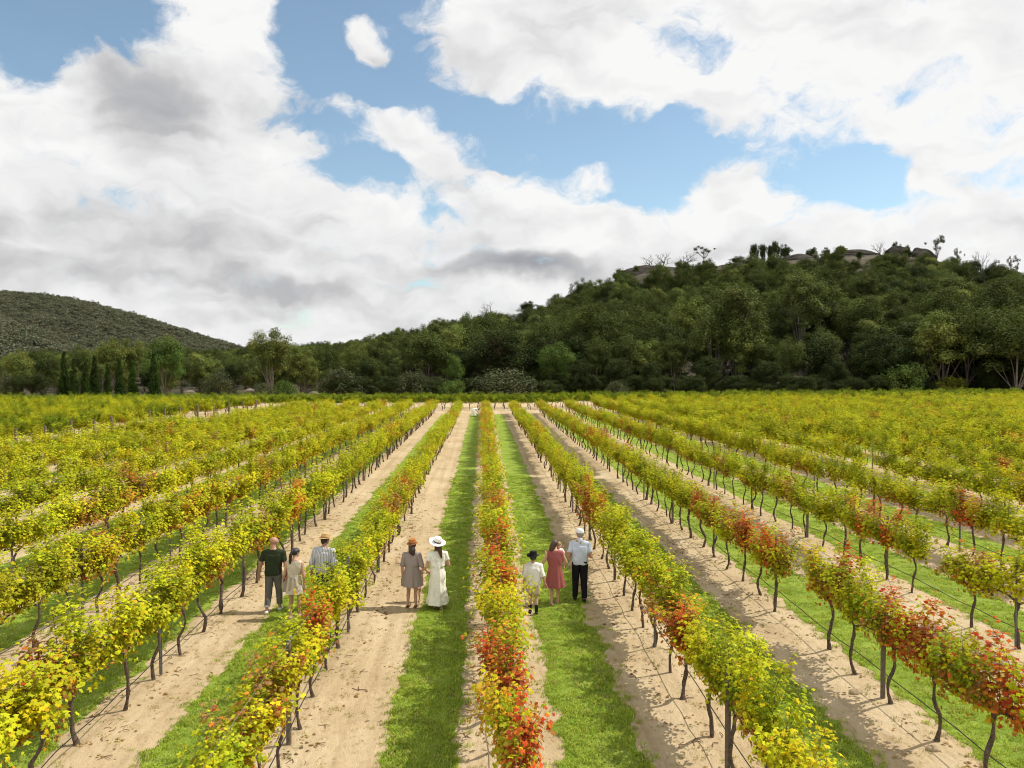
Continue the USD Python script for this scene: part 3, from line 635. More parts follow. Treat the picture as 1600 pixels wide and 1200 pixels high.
TREES = [
 ('olive', 28, 540, 58, 100, 'rounded olive tree at the far left edge behind the vines'), ('dark', 68, 546, 48, 104, 'dark green tree just left of the row of cypresses'),
 ('bush', 6, 572, 40, 97, 'grey bush cut by the left edge of the photo'),
 ('cone', 100, 553, 22, 96, 'dark cypress, leftmost of the cypress row'), ('cone', 115, 563, 20, 95, 'small dark cypress, second from the left in the cypress row'), ('cone', 134, 566, 19, 96, 'third dark cypress from the left below the olive gums'),
 ('cone', 148, 559, 22, 97, 'tall narrow cypress, fourth from the left in its row'), ('cone', 168, 572, 18, 95, 'shortest dark cypress, in the middle of the cypress row'), ('cone', 187, 563, 20, 96, 'dark cypress third from the right in its row'),
 ('cone', 207, 566, 21, 95, 'dark cypress second from the right in its row'), ('cone', 240, 556, 25, 95, 'widest dark cypress, rightmost of the cypress row'),
 ('olive', 172, 522, 66, 110, 'pale olive gum rising behind the middle of the cypress row'), ('olive', 208, 522, 50, 113, 'slim olive gum between two wider gums behind the cypresses'), ('bright', 256, 523, 74, 103, 'bright leafy gum tree at the right end of the cypress row'),
 ('gum', 130, 535, 55, 118, 'mid green tree behind the left half of the cypress row'), ('olive', 310, 548, 62, 112, 'low olive tree right of the bright leafy gum'), ('bush', 342, 568, 62, 100, 'grey green bush left of the tall lone gum'),
 ('dark', 368, 562, 48, 103, 'dark rounded tree at the left foot of the tall lone gum'), ('olive', 425, 505, 84, 103, 'tall lone gum standing above the treeline under the left hill tail'), ('greenbush', 446, 584, 46, 97, 'small green bush under the tall lone gum'),
 ('bush', 408, 590, 40, 96, 'low grey bush beside the pale boulder under the tall gum'), ('olive', 478, 536, 58, 109, 'olive tree just right of the tall lone gum'), ('gum', 512, 528, 54, 114, 'rounded green gum left of the dome of grey bushes'),
 ('bush', 531, 566, 92, 99, 'broad grey bush, left of three along the vines'), ('olive', 556, 528, 56, 117, 'olive gum behind the left broad grey bush'), ('tall', 592, 515, 52, 118, 'tall feathery tree left of the centre of the treeline'), ('tall', 634, 513, 50, 120, 'tall feathery tree just right of its feathery twin'),
 ('dark', 572, 552, 48, 107, 'dark tree between the two left grey bushes'), ('dark', 612, 563, 34, 101, 'narrow dark tree in the gap between grey bushes'), ('bush', 646, 569, 78, 98, 'round grey bush, middle one of three along the vines'), ('greenbush', 706, 584, 52, 97, 'low bright green bush between two grey bushes'),
 ('gum', 676, 530, 58, 122, 'green tree above the middle grey bush'), ('bright', 712, 553, 46, 108, 'clumped bright green tree left of the brown dome tree'), ('brown', 781, 522, 68, 110, 'dense brown dome shaped tree in the middle of the forest'), ('gum', 738, 522, 58, 126, 'green tree left above the brown dome tree'),
 ('bush', 792, 565, 134, 98, 'widest grey bush, right of three along the vines'), ('bright', 866, 533, 82, 104, 'clumped green tree right of the brown dome tree'), ('dark', 838, 541, 50, 112, 'dark tree between the brown dome tree and the clumped tree'), ('dark', 902, 556, 56, 101, 'dark leafy tree right of the widest grey bush'),
 ('gum', 932, 523, 70, 112, 'wide green gum left of the two dark trees at the forest foot'), ('dark', 960, 552, 58, 101, 'dark round tree at the forest foot, left of the olive tree'), ('olive', 1006, 527, 64, 110, 'olive gum left of the big pale trunked gum'), ('bush', 962, 590, 50, 96, 'small grey bush at the foot of the dark round tree'),
 ('gum', 1056, 518, 74, 108, 'broad green gum touching the big pale trunked gum'), ('dark', 1024, 560, 52, 100, 'low dark tree below the broad green gum'), ('tall', 1150, 431, 136, 112, 'big gum with a long pale trunk, tallest of the forest edge'), ('dark', 1102, 552, 60, 103, 'dark tree left of the pale trunk of the big gum'),
 ('gum', 1190, 470, 84, 124, 'green gum just right behind the big pale trunked gum'), ('gum', 1238, 522, 66, 103, 'rounded green gum between the big gum and the bright bush'), ('dark', 1196, 556, 58, 101, 'dark tree right of the pale trunk of the big gum'), ('gum', 1290, 505, 78, 108, 'broad green gum left of the bright green bush'),
 ('olive', 1334, 460, 62, 135, 'pale olive crown above the broad gum on the right slope'), ('dark', 1300, 560, 56, 100, 'dark bushy tree at the vine edge left of the bright bush'), ('gum', 1360, 520, 66, 106, 'green tree right behind the broad gum'), ('greenbush', 1412, 553, 86, 97, 'bright green rounded bush standing at the vineyard edge'),
 ('gum', 1420, 480, 80, 114, 'green gum behind the bright green rounded bush'), ('yellowbush', 1487, 576, 58, 97, 'yellow green bush right of the bright green rounded bush'), ('dark', 1470, 512, 70, 105, 'dark tree above the yellow green bush'), ('gum', 1545, 456, 112, 104, 'large spreading green tree at the right edge with dark limbs'),
 ('dark', 1590, 520, 70, 101, 'dark tree cut by the right edge of the photo'), ('olive', 1500, 462, 66, 122, 'olive tree left behind the large spreading tree'), ('dark', 1535, 566, 48, 99, 'low dark tree under the large spreading tree')]
for t in TREES: plant(*t, group='trees and bushes along the far edge of the vineyard')
SKYLINE = [
 ('dark', 706, 496, 26, 250, 'small dark tree lowest on the left of the hill skyline'), ('dead', 768, 474, 36, 250, 'bare dead tree low on the left skyline of the hill'), ('dead', 690, 500, 22, 250, 'bare grey tree at the left foot of the hill skyline'), ('dark', 826, 468, 40, 250, 'dark flat topped tree on the left shoulder of the hill'), ('dark', 858, 478, 28, 252, 'dark tree just right of the flat topped tree'),
 ('dark', 976, 420, 28, 256, 'lone dark tree on the skyline left of the bare rock'), ('dead', 1018, 400, 34, 262, 'bare tree on the rock slab, left one'), ('dead', 1036, 398, 34, 262, 'bare tree on the rock slab, right one'), ('sparse', 1099, 384, 46, 256, 'sparse brown tree standing out alone on the hill skyline'), ('dead', 1072, 394, 32, 258, 'bare tree left of the sparse brown tree on the skyline'),
 ('dark', 1150, 398, 30, 258, 'rounded dark bush on the skyline left of the tree clump'), ('dark', 1176, 376, 17, 260, 'slim dark tree at the left end of the hilltop clump'), ('dark', 1187, 376, 18, 262, 'slim dark tree second from left in the hilltop clump'), ('dark', 1199, 378, 17, 260, 'slim dark tree in the middle of the hilltop clump'), ('dark', 1209, 370, 18, 262, 'tallest slim dark tree of the hilltop clump'), ('dark', 1226, 378, 30, 260, 'bushy dark tree at the right end of the hilltop clump'),
 ('dark', 1262, 386, 20, 262, 'little dark tree right of the hilltop clump'), ('dark', 1288, 383, 18, 262, 'small tree on the summit rock, left one'), ('dark', 1309, 380, 20, 262, 'small tree on the summit rock, right one'), ('dead', 1372, 382, 30, 260, 'bare tree left of the summit boulders'), ('dark', 1400, 374, 22, 260, 'dark tree above the summit boulders, left one'), ('dark', 1416, 378, 20, 260, 'dark tree above the summit boulders, right one'),
 ('sparse', 1461, 368, 38, 256, 'umbrella shaped gum on the skyline right of the summit boulders'), ('dark', 1482, 398, 22, 258, 'dark tree just below the umbrella shaped gum'), ('sparse', 1495, 388, 22, 260, 'thin tree right of the umbrella shaped gum'), ('dead', 1530, 398, 34, 258, 'bare tree on the right skyline of the hill'), ('dark', 1556, 402, 28, 255, 'dark tree near the right end of the skyline'), ('sparse', 1582, 400, 30, 255, 'thin crowned tree at the right end of the skyline')]
for t in SKYLINE: plant(*t, group='trees on the skyline of the rocky hill')

# the forest behind, which reads as one mass
fg = rng(12)
names = ['gum_0', 'gum_1', 'gum_2', 'olive_0', 'olive_1', 'dark_0', 'dark_1', 'dark_2', 'dry_0', 'dry_1', 'dead_0', 'dead_1', 'cone_0', 'bush_0', 'tall_0']
wts = np.array([.13, .13, .12, .04, .04, .14, .13, .12, .04, .04, .01, .01, .01, .02, .02]); wts /= wts.sum()
wleft = np.array([.2, .2, .15, .16, .16, .02, .02, .02, .0, .02, .0, .0, .0, .05, .0]); wleft /= wleft.sum()  # lighter-tinted trees weigh more on the left, standing in for sunlight there
pos, rot, scl, idx = [], [], [], []
while len(pos) < 1900:
    az = fg.uniform(az_of(-120), az_of(1750)); r = 148 + 215 * fg.rand() ** .75
    H = float(right_ridge(az)); t = (r - 150) / (R_RIDGE - 150)
    if t > .68 and H > 16 and fg.rand() < .90: continue            # bare rock near the summit
    if H < 8 and r > 260 and fg.rand() < .5: continue
    x, y = r * math.sin(az), r * math.cos(az); z = float(land_z(x, y)) - .3
    k = fg.choice(len(names), p=wts if az > az_of(600) else wleft); s = 1.6 * fg.uniform(.55, .95) * (1 - .48 * np.clip(t, 0, 1) * (H > 12)) * (.8 if H < 12 else 1)
    if t > .70 and H > 16: s *= .55
    left = 1 - smoothstep(az_of(480), az_of(760), az); s = s * (1 - left) + left * fg.uniform(.42, .62)
    pos.append((x, y, z)); rot.append(fg.uniform(0, 6.28)); scl.append((s, s, s * fg.uniform(.85, 1.15))); idx.append(k)
ug = rng(14)
while len(pos) < 2250:                                             # undergrowth at the forest foot
    az = ug.uniform(az_of(520), az_of(1680)); y = 129 + 30 * ug.rand() ** 1.6; x = y * math.tan(az); k = [5, 6, 7, 5, 6, 7, 8, 13][ug.randint(8)]; s = ug.uniform(.24, .46)
    pos.append((x, y, float(land_z(x, y)) - .3)); rot.append(ug.uniform(0, 6.28)); scl.append((s * 1.2, s * 1.2, s)); idx.append(k)
instancer('hillside_forest', [T[n] for n in names], pos, rot, scl, idx, label='dense dark bushland covering the slope of the rocky hill', category='forest')
def tiny_tree(path, seed, tint):
    g = rng(seed); root = stage.CreateClassPrim(path); root.SetTypeName('Xform')
    cs = [np.array([g.normal(0, 2.2), g.normal(0, 2.2), g.uniform(3.5, 9)]) for _ in range(9)]
    v, f, c = leaf_cloud(cs, [2.2 * g.uniform(.7, 1.2) for _ in cs], 34, 1.25, tint, g)
    obj('trunk', tube([[0, 0, -1], [0, 0, 4.5]], [.28, .16], 5), MAT['bark_pale'], root)
    obj('crown', (v, f), MAT['tree_leaf'], root, colors=c, kind='stuff'); return root.GetPath()
TT = [tiny_tree(f'/World/far_tree_form_{k:02d}', 600 + k, c) for k, c in enumerate([(.108, .120, .078), (.098, .110, .074), (.118, .122, .082), (.115, .104, .078)])]  # leaf tints lightened and greyed to carry the haze of distance
for k, (nm, lab, cnt, a1) in enumerate([('distant_hill_forest', 'grey green bushland covering the long distant hill on the left', 9000, 520), ('distant_spur_forest', 'lighter bushland on the low spur at the left edge', 2400, 260)]):
    q = FAR[k]; pos, rot, scl = [], [], []
    while len(pos) < cnt:
        az = fg.uniform(az_of(-160), az_of(a1)); r = q['r0'] + (q['d'] * 1.04 - q['r0']) * fg.rand() ** .7
        z = float(far_hill_z(k, az, r))
        if z < -2.0: 
            if fg.rand() < .8: continue
            z = -.5
        s = fg.uniform(.6, 1.15); pos.append((r * math.sin(az), r * math.cos(az), z)); rot.append(fg.uniform(0, 6.28)); scl.append((s, s, s * fg.uniform(.8, 1.1)))
    instancer(nm, TT, pos, rot, scl, fg.choice(4, cnt, p=[.35, .35, .22, .08]), label=lab, category='forest')
# granite
def rock(seed, a, b, c, rough=.22, sub=3):
    m = trimesh.creation.icosphere(sub); v = np.array(m.vertices)
    n = meshkit.noise(v * 1.3 + seed * 7.1, seed) * .6 + meshkit.noise(v * 3.1 + seed * 3.7, seed + 1) * .3 + meshkit.noise(v * 7 + seed, seed + 2) * .1
    v = v * (1 + rough * 2 * (n - .5))[:, None] * [a, b, c]
    return v, np.array(m.faces)
for i, (px, py, wpx, hpx, depth, lab) in enumerate([(905, 470, 50, 22, 262, 'lowest granite slab on the left shoulder of the hill'), (1015, 428, 110, 26, 262, 'long bare granite slab on the skyline beside the dead trees'), (1160, 425, 110, 30, 250, 'granite slab below the hilltop tree clump'),
        (1245, 412, 80, 26, 252, 'broken granite slab between the tree clump and the summit'), (1330, 402, 90, 22, 263, 'smooth summit dome of bare granite'), (1400, 403, 44, 32, 258, 'tall summit boulder, left one'), (1440, 404, 42, 32, 258, 'tall summit boulder, right one'), (1300, 428, 60, 20, 245, 'granite ledge below the summit dome')]):
    depth *= 1.33; az = az_of(px); x, y = depth * math.tan(az), depth; zt = CAM_H + (lambda d: d[2] / d[1])(ray(px, py - hpx / 2)) * depth
    a, c = wpx / 2 * depth / F_PX, hpx * depth / F_PX * .62
    o = thing('granite_outcrop', lab, 'rock', (x, y, zt - c))
    obj('rock_face', rock(20 + i, a, a * .7, c, .3, 4), MAT['granite'], o, smooth=70)

for i, (px, py, wpx, lab) in enumerate([(390, 606, 20, 'pale rounded boulder at the left foot of the tall lone gum'), (490, 610, 18, 'pale boulder at the vine edge right of the tall lone gum'), (296, 609, 22, 'flat pale boulder left of the grey bush at the vine edge')]):
    x, y, z = at_depth(px, py, 127); a = wpx / 2 * 127 / F_PX
    o = thing('pale_boulder', lab, 'rock', (x, y, z - .5)); obj('rock_face', rock(40 + i, a * .8, a * .7, a * .38, .25), MAT['pale_rock'], o, smooth=70)

# ------------------------------------------------------------------ people
def ball(c, r): return m3.Manifold.sphere(float(r), 14).translate([float(x) for x in c])
def bone(*cr): return m3.Manifold.batch_hull([ball(c, r) for c, r in cr])
def fuse(parts, edge=.025, it=6):
    m = m3.Manifold.batch_boolean(parts, m3.OpType.Add).refine_to_length(edge)
    d = m.to_mesh(); t = trimesh.Trimesh(d.vert_properties[:, :3], d.tri_verts, process=True)
    trimesh.smoothing.filter_taubin(t, lamb=.5, nu=.52, iterations=it)
    return t
SKIN, CLOTH = {}, {}
def skin(c):
    if c not in SKIN: SKIN[c] = plain(f'skin_{len(SKIN)}', c, .55, .35, .08, 12)
    return SKIN[c]
def cloth(name, c, **k):
    if name not in CLOTH: CLOTH[name] = plain('cloth_' + name, c, .9, .15, .13, 9, .5, 45, **k)
    return CLOTH[name]
def stripes(name, a, b, scale):
    n = {'tc': ('texture_coordinate', {}), 'w': ('wave_texture', {'wave_type': 'bands', 'bands_direction': 'x', 'scale': scale, 'distortion': 0.6, 'detail': 1.0, 'detail_scale': 2.0}),
         'r': ('rgb_ramp', {'ramp': [(0.42, b), (0.55, a)]}), 'p': ('principled_bsdf', {'roughness': .9, 'specular_ior_level': .15})}
    return usdkit.material(stage, L + 'cloth_' + name, n, [('tc.object', 'w.vector'), ('w.fac', 'r.fac'), ('r.color', 'p.base_color')], surface='p.BSDF')
def V(*a): return np.array(a, float)
def hand(w, d, side, s):
    """Palm, four curled fingers of different lengths and a thumb, from wrist w along d."""
    d = d / np.linalg.norm(d); u = np.cross(d, [0, 1.0, .2]); u /= np.linalg.norm(u); n = np.cross(u, d)
    k = s * .108; out = [bone((w, .016 * s), (w + d * k * .42 + u * k * .13, .013 * s), (w + d * k * .42 - u * k * .16, .012 * s))]
    for j, ln in enumerate((.40, .46, .43, .34)):
        a = w + d * k * .45 + u * k * (.17 - .115 * j); b = a + d * k * ln * .5 - n * k * .06 * 1; c = b + d * k * ln * .4 - n * k * .22
        out += [bone((a, .0062 * s), (b, .0055 * s)), bone((b, .0055 * s), (c, .0045 * s))]
    a = w + d * k * .14 + u * k * .12 * side; b = a + d * k * .22 + u * k * .24 * side; c = b + d * k * .2 + u * k * .03 * side
    return out + [bone((a, .008 * s), (b, .0066 * s)), bone((b, .0066 * s), (c, .0054 * s))]
def skeleton(h, wide=1.0, arms=(('down', 0), ('down', 0)), feet=((-.055, 0), (.055, 0)), head=(0, 0), lean=(0, 0)):
    J = {}; lean = V(lean[0], lean[1], 0) * h
    J['pelvis'] = V(0, 0, .53 * h); J['waist'] = V(0, 0, .61 * h) + lean * .4; J['chest'] = V(0, .005 * h, .735 * h) + lean * .8; J['neck'] = V(0, -.006 * h, .835 * h) + lean
    J['skull'] = J['neck'] + V(.03 * math.sin(head[0]) * h, .022 * h + .018 * h * math.cos(head[0]) + .03 * head[1] * h, .098 * h)
    for i, sd in enumerate((-1, 1)):
        sh = J['chest'] + V(sd * .112 * h * wide, -.005 * h, .056 * h); J['sh', i] = sh
        mode, t = arms[i]
        if mode == 'down': el, wr = V(sd * (.035 + .02 * t), -.018, -.178), V(sd * (.035 + .03 * t), .012, -.335)
        elif mode == 'fwd': el, wr = V(sd * .04, -.022, -.17), V(sd * -.005, .115 + .01 * t, -.175 + .03 * t)
        elif mode == 'chest': el, wr = V(sd * .055, .012, -.165), V(sd * -.02, .12, -.09 + .02 * t)
        elif mode == 'hold': el, wr = V(sd * .075, .03, -.15), V(sd * .01, .13, -.06)
        elif mode == 'side': el, wr = V(sd * .05, -.01, -.172), V(sd * .085, .055, -.30)
        elif mode == 'linked': el, wr = V(sd * .05, -.01, -.172), V(sd * .11, .055, -.245)
        J['el', i], J['wr', i] = sh + el * h, sh + wr * h
        hip = V(sd * .052 * h, 0, .515 * h); ft = V(feet[i][0] * h, feet[i][1] * h, 0)
        kn = (hip + ft) / 2 + V(0, .018 * h + .10 * max(0, ft[1] * 0), .005 * h) + V(0, 0, .03 * h) * 0; an = ft + V(0, -.012 * h, .047 * h)
        J['hip', i], J['kn', i], J['an', i], J['ft', i] = hip, kn, an, ft
    return J
def head_bones(J, h, yaw=0.0, pitch=0.0):
    c = J['skull']; s = h
    f = V(math.sin(yaw) * math.cos(pitch), math.cos(yaw) * math.cos(pitch), -math.sin(pitch)); r = V(math.cos(yaw), -math.sin(yaw), 0); u = np.cross(r, f)
    P = lambda x, y, z: c + (r * x + f * y + u * z) * s
    b = [bone((P(0, -.012, .012), .050 * s), (P(0, .016, .008), .046 * s), (P(0, .022, -.030), .032 * s), (P(0, .03, -.048), .018 * s)),
         bone((P(0, .058, .002), .006 * s), (P(0, .068, -.016), .0085 * s)),                                     # nose
         bone((P(0, .052, -.034), .009 * s), (P(0, .05, -.05), .012 * s)),                                       # lips and chin
         bone((P(.050, -.002, .006), .008 * s), (P(.050, .0, -.012), .006 * s)), bone((P(-.050, -.002, .006), .008 * s), (P(-.050, .0, -.012), .006 * s)),   # ears
         bone((J['neck'] + V(0, 0, -.015 * s), .036 * s), (P(0, -.008, -.03), .032 * s))]
    return b, P
def body_bones(J, h, fat=1.0):
    b = [bone((J['pelvis'] + V(.045 * h, 0, 0), .058 * h * fat), (J['pelvis'] - V(.045 * h, 0, 0), .058 * h * fat), (J['waist'] + V(.03 * h, 0, 0), .056 * h * fat), (J['waist'] - V(.03 * h, 0, 0), .056 * h * fat)),
         bone((J['waist'] + V(.03 * h, 0, 0), .055 * h * fat), (J['waist'] - V(.03 * h, 0, 0), .055 * h * fat), (J['chest'] + V(.05 * h, 0, 0), .058 * h * fat), (J['chest'] - V(.05 * h, 0, 0), .058 * h * fat)),
         bone((J['chest'] + V(.05 * h, 0, 0), .056 * h), (J['chest'] - V(.05 * h, 0, 0), .056 * h), (J['sh', 0] + V(.02 * h, 0, 0), .034 * h), (J['sh', 1] - V(.02 * h, 0, 0), .034 * h), (J['neck'], .034 * h))]
    for i in (0, 1):
        b += [bone((J['sh', i], .031 * h), (J['el', i], .023 * h)), bone((J['el', i], .0235 * h), (J['wr', i], .0155 * h))]
        b += hand(J['wr', i], J['wr', i] - J['el', i], 1 if i == 0 else -1, h)
        mid = J['kn', i] * .45 + J['an', i] * .55 + V(0, -.012 * h, 0)
        b += [bone((J['hip', i], .053 * h * fat), (J['kn', i], .031 * h)), bone((J['kn', i], .030 * h), (J['kn', i] * .65 + J['an', i] * .35 - V(0, .012 * h, 0), .029 * h)), bone((J['kn', i] * .65 + J['an', i] * .35 - V(0, .012 * h, 0), .029 * h), (J['an', i], .018 * h)),
              bone((J['an', i], .019 * h), (J['ft', i] + V(0, -.028 * h, .018 * h), .0165 * h), (J['ft', i] + V(0, .085 * h, .012 * h), .012 * h), (J['ft', i] + V(.012 * h, .06 * h, .013 * h), .012 * h))]
    return b
def cut(m, z, above=True, n=None, o=None):
    """Keeps what lies above (or below) a hem."""
    n = V(0, 0, 1 if above else -1) if n is None else n
    return m.trim_by_plane([float(x) for x in n], float((V(0, 0, z) if o is None else o) @ n))
def solid(parts): return m3.Manifold.batch_boolean(parts, m3.OpType.Add)
def soft(m, edge=.025, it=4):
    d = m.refine_to_length(edge).to_mesh(); t = trimesh.Trimesh(d.vert_properties[:, :3], d.tri_verts, process=True)
    trimesh.smoothing.filter_taubin(t, lamb=.5, nu=.52, iterations=it); return t
def creased(t, seed, amp=.012):
    v = np.array(t.vertices); n = np.array(t.vertex_normals)
    t.vertices = v + n * (amp * (meshkit.noise(v * [9, 9, 5] + seed, seed) - .5) * 2 + amp * .5 * (meshkit.noise(v * [22, 22, 12] + seed, seed + 3) - .5) * 2)[:, None]; return t
def shirt(J, h, hem, sleeve, g, fat=1.0, seed=0):
    k = g
    b = [bone((J['pelvis'] + V(.045 * h, 0, 0), .058 * h * fat + k), (J['pelvis'] - V(.045 * h, 0, 0), .058 * h * fat + k), (J['waist'] + V(.034 * h, 0, 0), .060 * h * fat + k), (J['waist'] - V(.034 * h, 0, 0), .060 * h * fat + k)),
         bone((J['waist'] + V(.034 * h, 0, 0), .060 * h * fat + k), (J['waist'] - V(.034 * h, 0, 0), .060 * h * fat + k), (J['chest'] + V(.052 * h, 0, 0), .060 * h * fat + k), (J['chest'] - V(.052 * h, 0, 0), .060 * h * fat + k)),
         bone((J['chest'] + V(.052 * h, 0, 0), .058 * h + k), (J['chest'] - V(.052 * h, 0, 0), .058 * h + k), (J['sh', 0] + V(.02 * h, 0, 0), .034 * h + k), (J['sh', 1] - V(.02 * h, 0, 0), .034 * h + k), (J['neck'] - V(0, 0, .015 * h), .036 * h + k * .4))]
    body = cut(solid(b), hem); parts = [body]
    for i in (0, 1):
        if sleeve <= 0: continue
        a, e, w = J['sh', i], J['el', i], J['wr', i]
        if sleeve <= 1:
            end = a + (e - a) * sleeve; parts.append(cut(bone((a, .031 * h + k), (end + (end - a) * .3, .026 * h + k)), 0, n=(a - end) / np.linalg.norm(a - end), o=end))
        else:
            parts.append(bone((a, .034 * h + k), (e, .028 * h + k))); end = e + (w - e) * (sleeve - 1)
            parts.append(cut(bone((e, .028 * h + k), (end + (end - e) * .2, .023 * h + k)), 0, n=(e - end) / np.linalg.norm(e - end), o=end))
    return creased(soft(solid(parts)), seed)
def trousers(J, h, top, bottom, g, wide=1.0, seed=0, fat=1.0):
    parts = [bone((J['pelvis'] + V(.045 * h, 0, 0), .059 * h * fat + g), (J['pelvis'] - V(.045 * h, 0, 0), .059 * h * fat + g), (J['pelvis'] + V(.04 * h, 0, .07 * h), .055 * h * fat + g), (J['pelvis'] + V(-.04 * h, 0, .07 * h), .055 * h * fat + g))]
    for i in (0, 1): parts += [bone((J['hip', i], .053 * h * fat + g), (J['kn', i], .034 * h * wide + g)), bone((J['kn', i], .034 * h * wide + g), (J['an', i] - V(0, 0, .02 * h), .026 * h * wide + g))]
    return creased(soft(cut(cut(solid(parts), bottom), top, False)), seed, .006)
def skirt(c, rings, folds=9, depth=.10, seed=0, n=56):
    """Cloth hanging in folds: rings of (z, half width, half depth); closed inside."""
    th = np.linspace(0, 2 * np.pi, n, endpoint=False); v = []; g = rng(seed); ph = g.rand() * 6
    zs = np.array([r[0] for r in rings]); zz = np.linspace(zs[0], zs[-1], 22)
    a = np.interp(zz, zs[::-1] if zs[0] > zs[-1] else zs, [r[1] for r in (rings[::-1] if zs[0] > zs[-1] else rings)]); b = np.interp(zz, zs[::-1] if zs[0] > zs[-1] else zs, [r[2] for r in (rings[::-1] if zs[0] > zs[-1] else rings)])
    for i, z in enumerate(zz):
        t = i / 21; m = 1 + depth * t ** 1.2 * (np.sin(folds * th + ph + .8 * t) * .6 + np.sin((folds * 1.7 // 1) * th + ph * 2) * .4)
        v.append(np.column_stack([c[0] + a[i] * m * np.cos(th), c[1] + b[i] * m * np.sin(th), np.full(n, z)]))
    for k in range(6): v.append(np.column_stack([c[0] + a[-1] * .90 * m * np.cos(th), c[1] + b[-1] * .90 * m * np.sin(th), np.full(n, zz[-1] + .004 + .03 * k)]) if k < 2 else np.column_stack([c[0] + a[-1] * .5 * np.cos(th), c[1] + b[-1] * .5 * np.sin(th), np.full(n, zz[-1] + .03 + .02 * k)]))
    v = np.array(v); k = len(v); v = np.vstack([v.reshape(-1, 3), [[c[0], c[1], zz[0]], [c[0], c[1], v[-1, 0, 2]]]])
    i, j = np.meshgrid(np.arange(k - 1), np.arange(n), indexing='ij'); q = np.stack([i * n + (j + 1) % n, i * n + j, (i + 1) * n + j, (i + 1) * n + (j + 1) % n], -1).reshape(-1, 4); jj = np.arange(n)
    f = np.vstack([q[:, [0, 1, 2]], q[:, [0, 2, 3]], np.stack([np.full(n, k * n), jj, (jj + 1) % n], 1), np.stack([np.full(n, k * n + 1), (k - 1) * n + (jj + 1) % n, (k - 1) * n + jj], 1)])
    return v, f
def merged(*ms): return join([(np.array(m.vertices), np.array(m.faces)) if hasattr(m, 'vertices') else m for m in ms])
def revolve(profile, n=28, warp=0.0, seed=0):
    p = np.array(profile, float); th = np.linspace(0, 2 * np.pi, n, endpoint=False)
    v = np.stack([p[:, 0, None] * np.cos(th), p[:, 0, None] * np.sin(th) * 1.12, p[:, 1, None] + warp * (p[:, 0, None] / p[:, 0].max()) ** 3 * np.cos(2 * th + seed)], -1).reshape(-1, 3)
    i, j = np.meshgrid(np.arange(len(p) - 1), np.arange(n), indexing='ij'); q = np.stack([i * n + j, i * n + (j + 1) % n, (i + 1) * n + (j + 1) % n, (i + 1) * n + j], -1).reshape(-1, 4)
    return v, np.vstack([q[:, [0, 1, 2]], q[:, [0, 2, 3]]])
def rot(v, pitch=0, roll=0, yaw=0):
    R = trimesh.transformations.euler_matrix(pitch, roll, yaw)[:3, :3]; return v @ R.T
def wear_hat(root, J, h, name, color, crown_r, crown_h, brim, band, pitch=0, roll=0, up=.03, warp=.012, yaw=0):
    t = .006
    prof = [(.001, crown_h), (crown_r * .62, crown_h * 1.0), (crown_r * .88, crown_h * .9), (crown_r, crown_h * .2), (crown_r * 1.04, .01), (brim * .7, -.002), (brim, .004), (brim, -.004), (brim * .7, -.010), (crown_r * .98, 0), (crown_r * .94, crown_h * .2), (.001, crown_h * .9)]
    c = J['skull'] + V(0, 0, up * h)
    v, f = revolve(prof, 32, warp, 1.0); hat = obj(name, (rot(v, pitch, roll, yaw) + c, f), cloth(name + '_' + str(len(CLOTH)), color), root, smooth=45)
    if band is not None:
        bp = [(crown_r * 1.05, .006), (crown_r * 1.065, .010), (crown_r * 1.05, .032), (crown_r * .97, .032), (crown_r * .97, .006)]
        v, f = revolve(bp, 32); obj('hat_band', (rot(v, pitch, roll, yaw) + c, f), cloth('band_' + str(len(CLOTH)), band), hat, smooth=45)
HAIRM = {}
def hair_mat(c):
    if c not in HAIRM:
        n = {'tc': ('texture_coordinate', {}), 'mp': ('mapping', {'mapping_type': 'point', 'scale': (60, 60, 6)}), 'n': ('noise_texture', {'scale': 3.0, 'detail': 4.0}), 'r': ('rgb_ramp', {'ramp': [(.3, tuple(np.array(c) * .6)), (.7, tuple(np.array(c) * 1.5))]}),
             'b': ('bump', {'strength': .6, 'distance': .01}), 'p': ('principled_bsdf', {'roughness': .45, 'specular_ior_level': .5})}
        HAIRM[c] = usdkit.material(stage, L + f'hair_{len(HAIRM)}', n, [('tc.object', 'mp.vector'), ('mp.vector', 'n.vector'), ('n.fac', 'r.fac'), ('r.color', 'p.base_color'), ('n.fac', 'b.height'), ('b.normal', 'p.normal')], surface='p.BSDF')
    return HAIRM[c]
MAT['eye'] = plain('eye', (0.7, 0.68, 0.65), .2, .5); MAT['iris'] = plain('iris', (0.03, 0.02, 0.015), .2, .5); MAT['lips'] = plain('lips', (0.36, 0.13, 0.11), .5, .4)
def make_face(root, P, h):
    for sx in (-1, 1):
        e = obj('eye', trimesh.creation.icosphere(1, .0075 * h), MAT['eye'], root); e_m = P(sx * .021, .0535, .002)
        UsdGeom.Xformable(e).AddTranslateOp().Set(Gf.Vec3d(*map(float, e_m)))
        obj('iris', (np.array(trimesh.creation.icosphere(1, .0038 * h).vertices) + (P(0, .0055, 0) - P(0, 0, 0)), np.array(trimesh.creation.icosphere(1, 1).faces)), MAT['iris'], e)
    m = bone((P(-.012, .0615, -.036), .0035 * h), (P(0, .0645, -.036), .0042 * h), (P(.012, .0615, -.036), .0035 * h)); obj('lips', m, MAT['lips'], root, smooth=True)
def stand(px, py): 
    x, y = ground_at(px, py); 
    return x, y, float(ground_z(x, y)) + .012
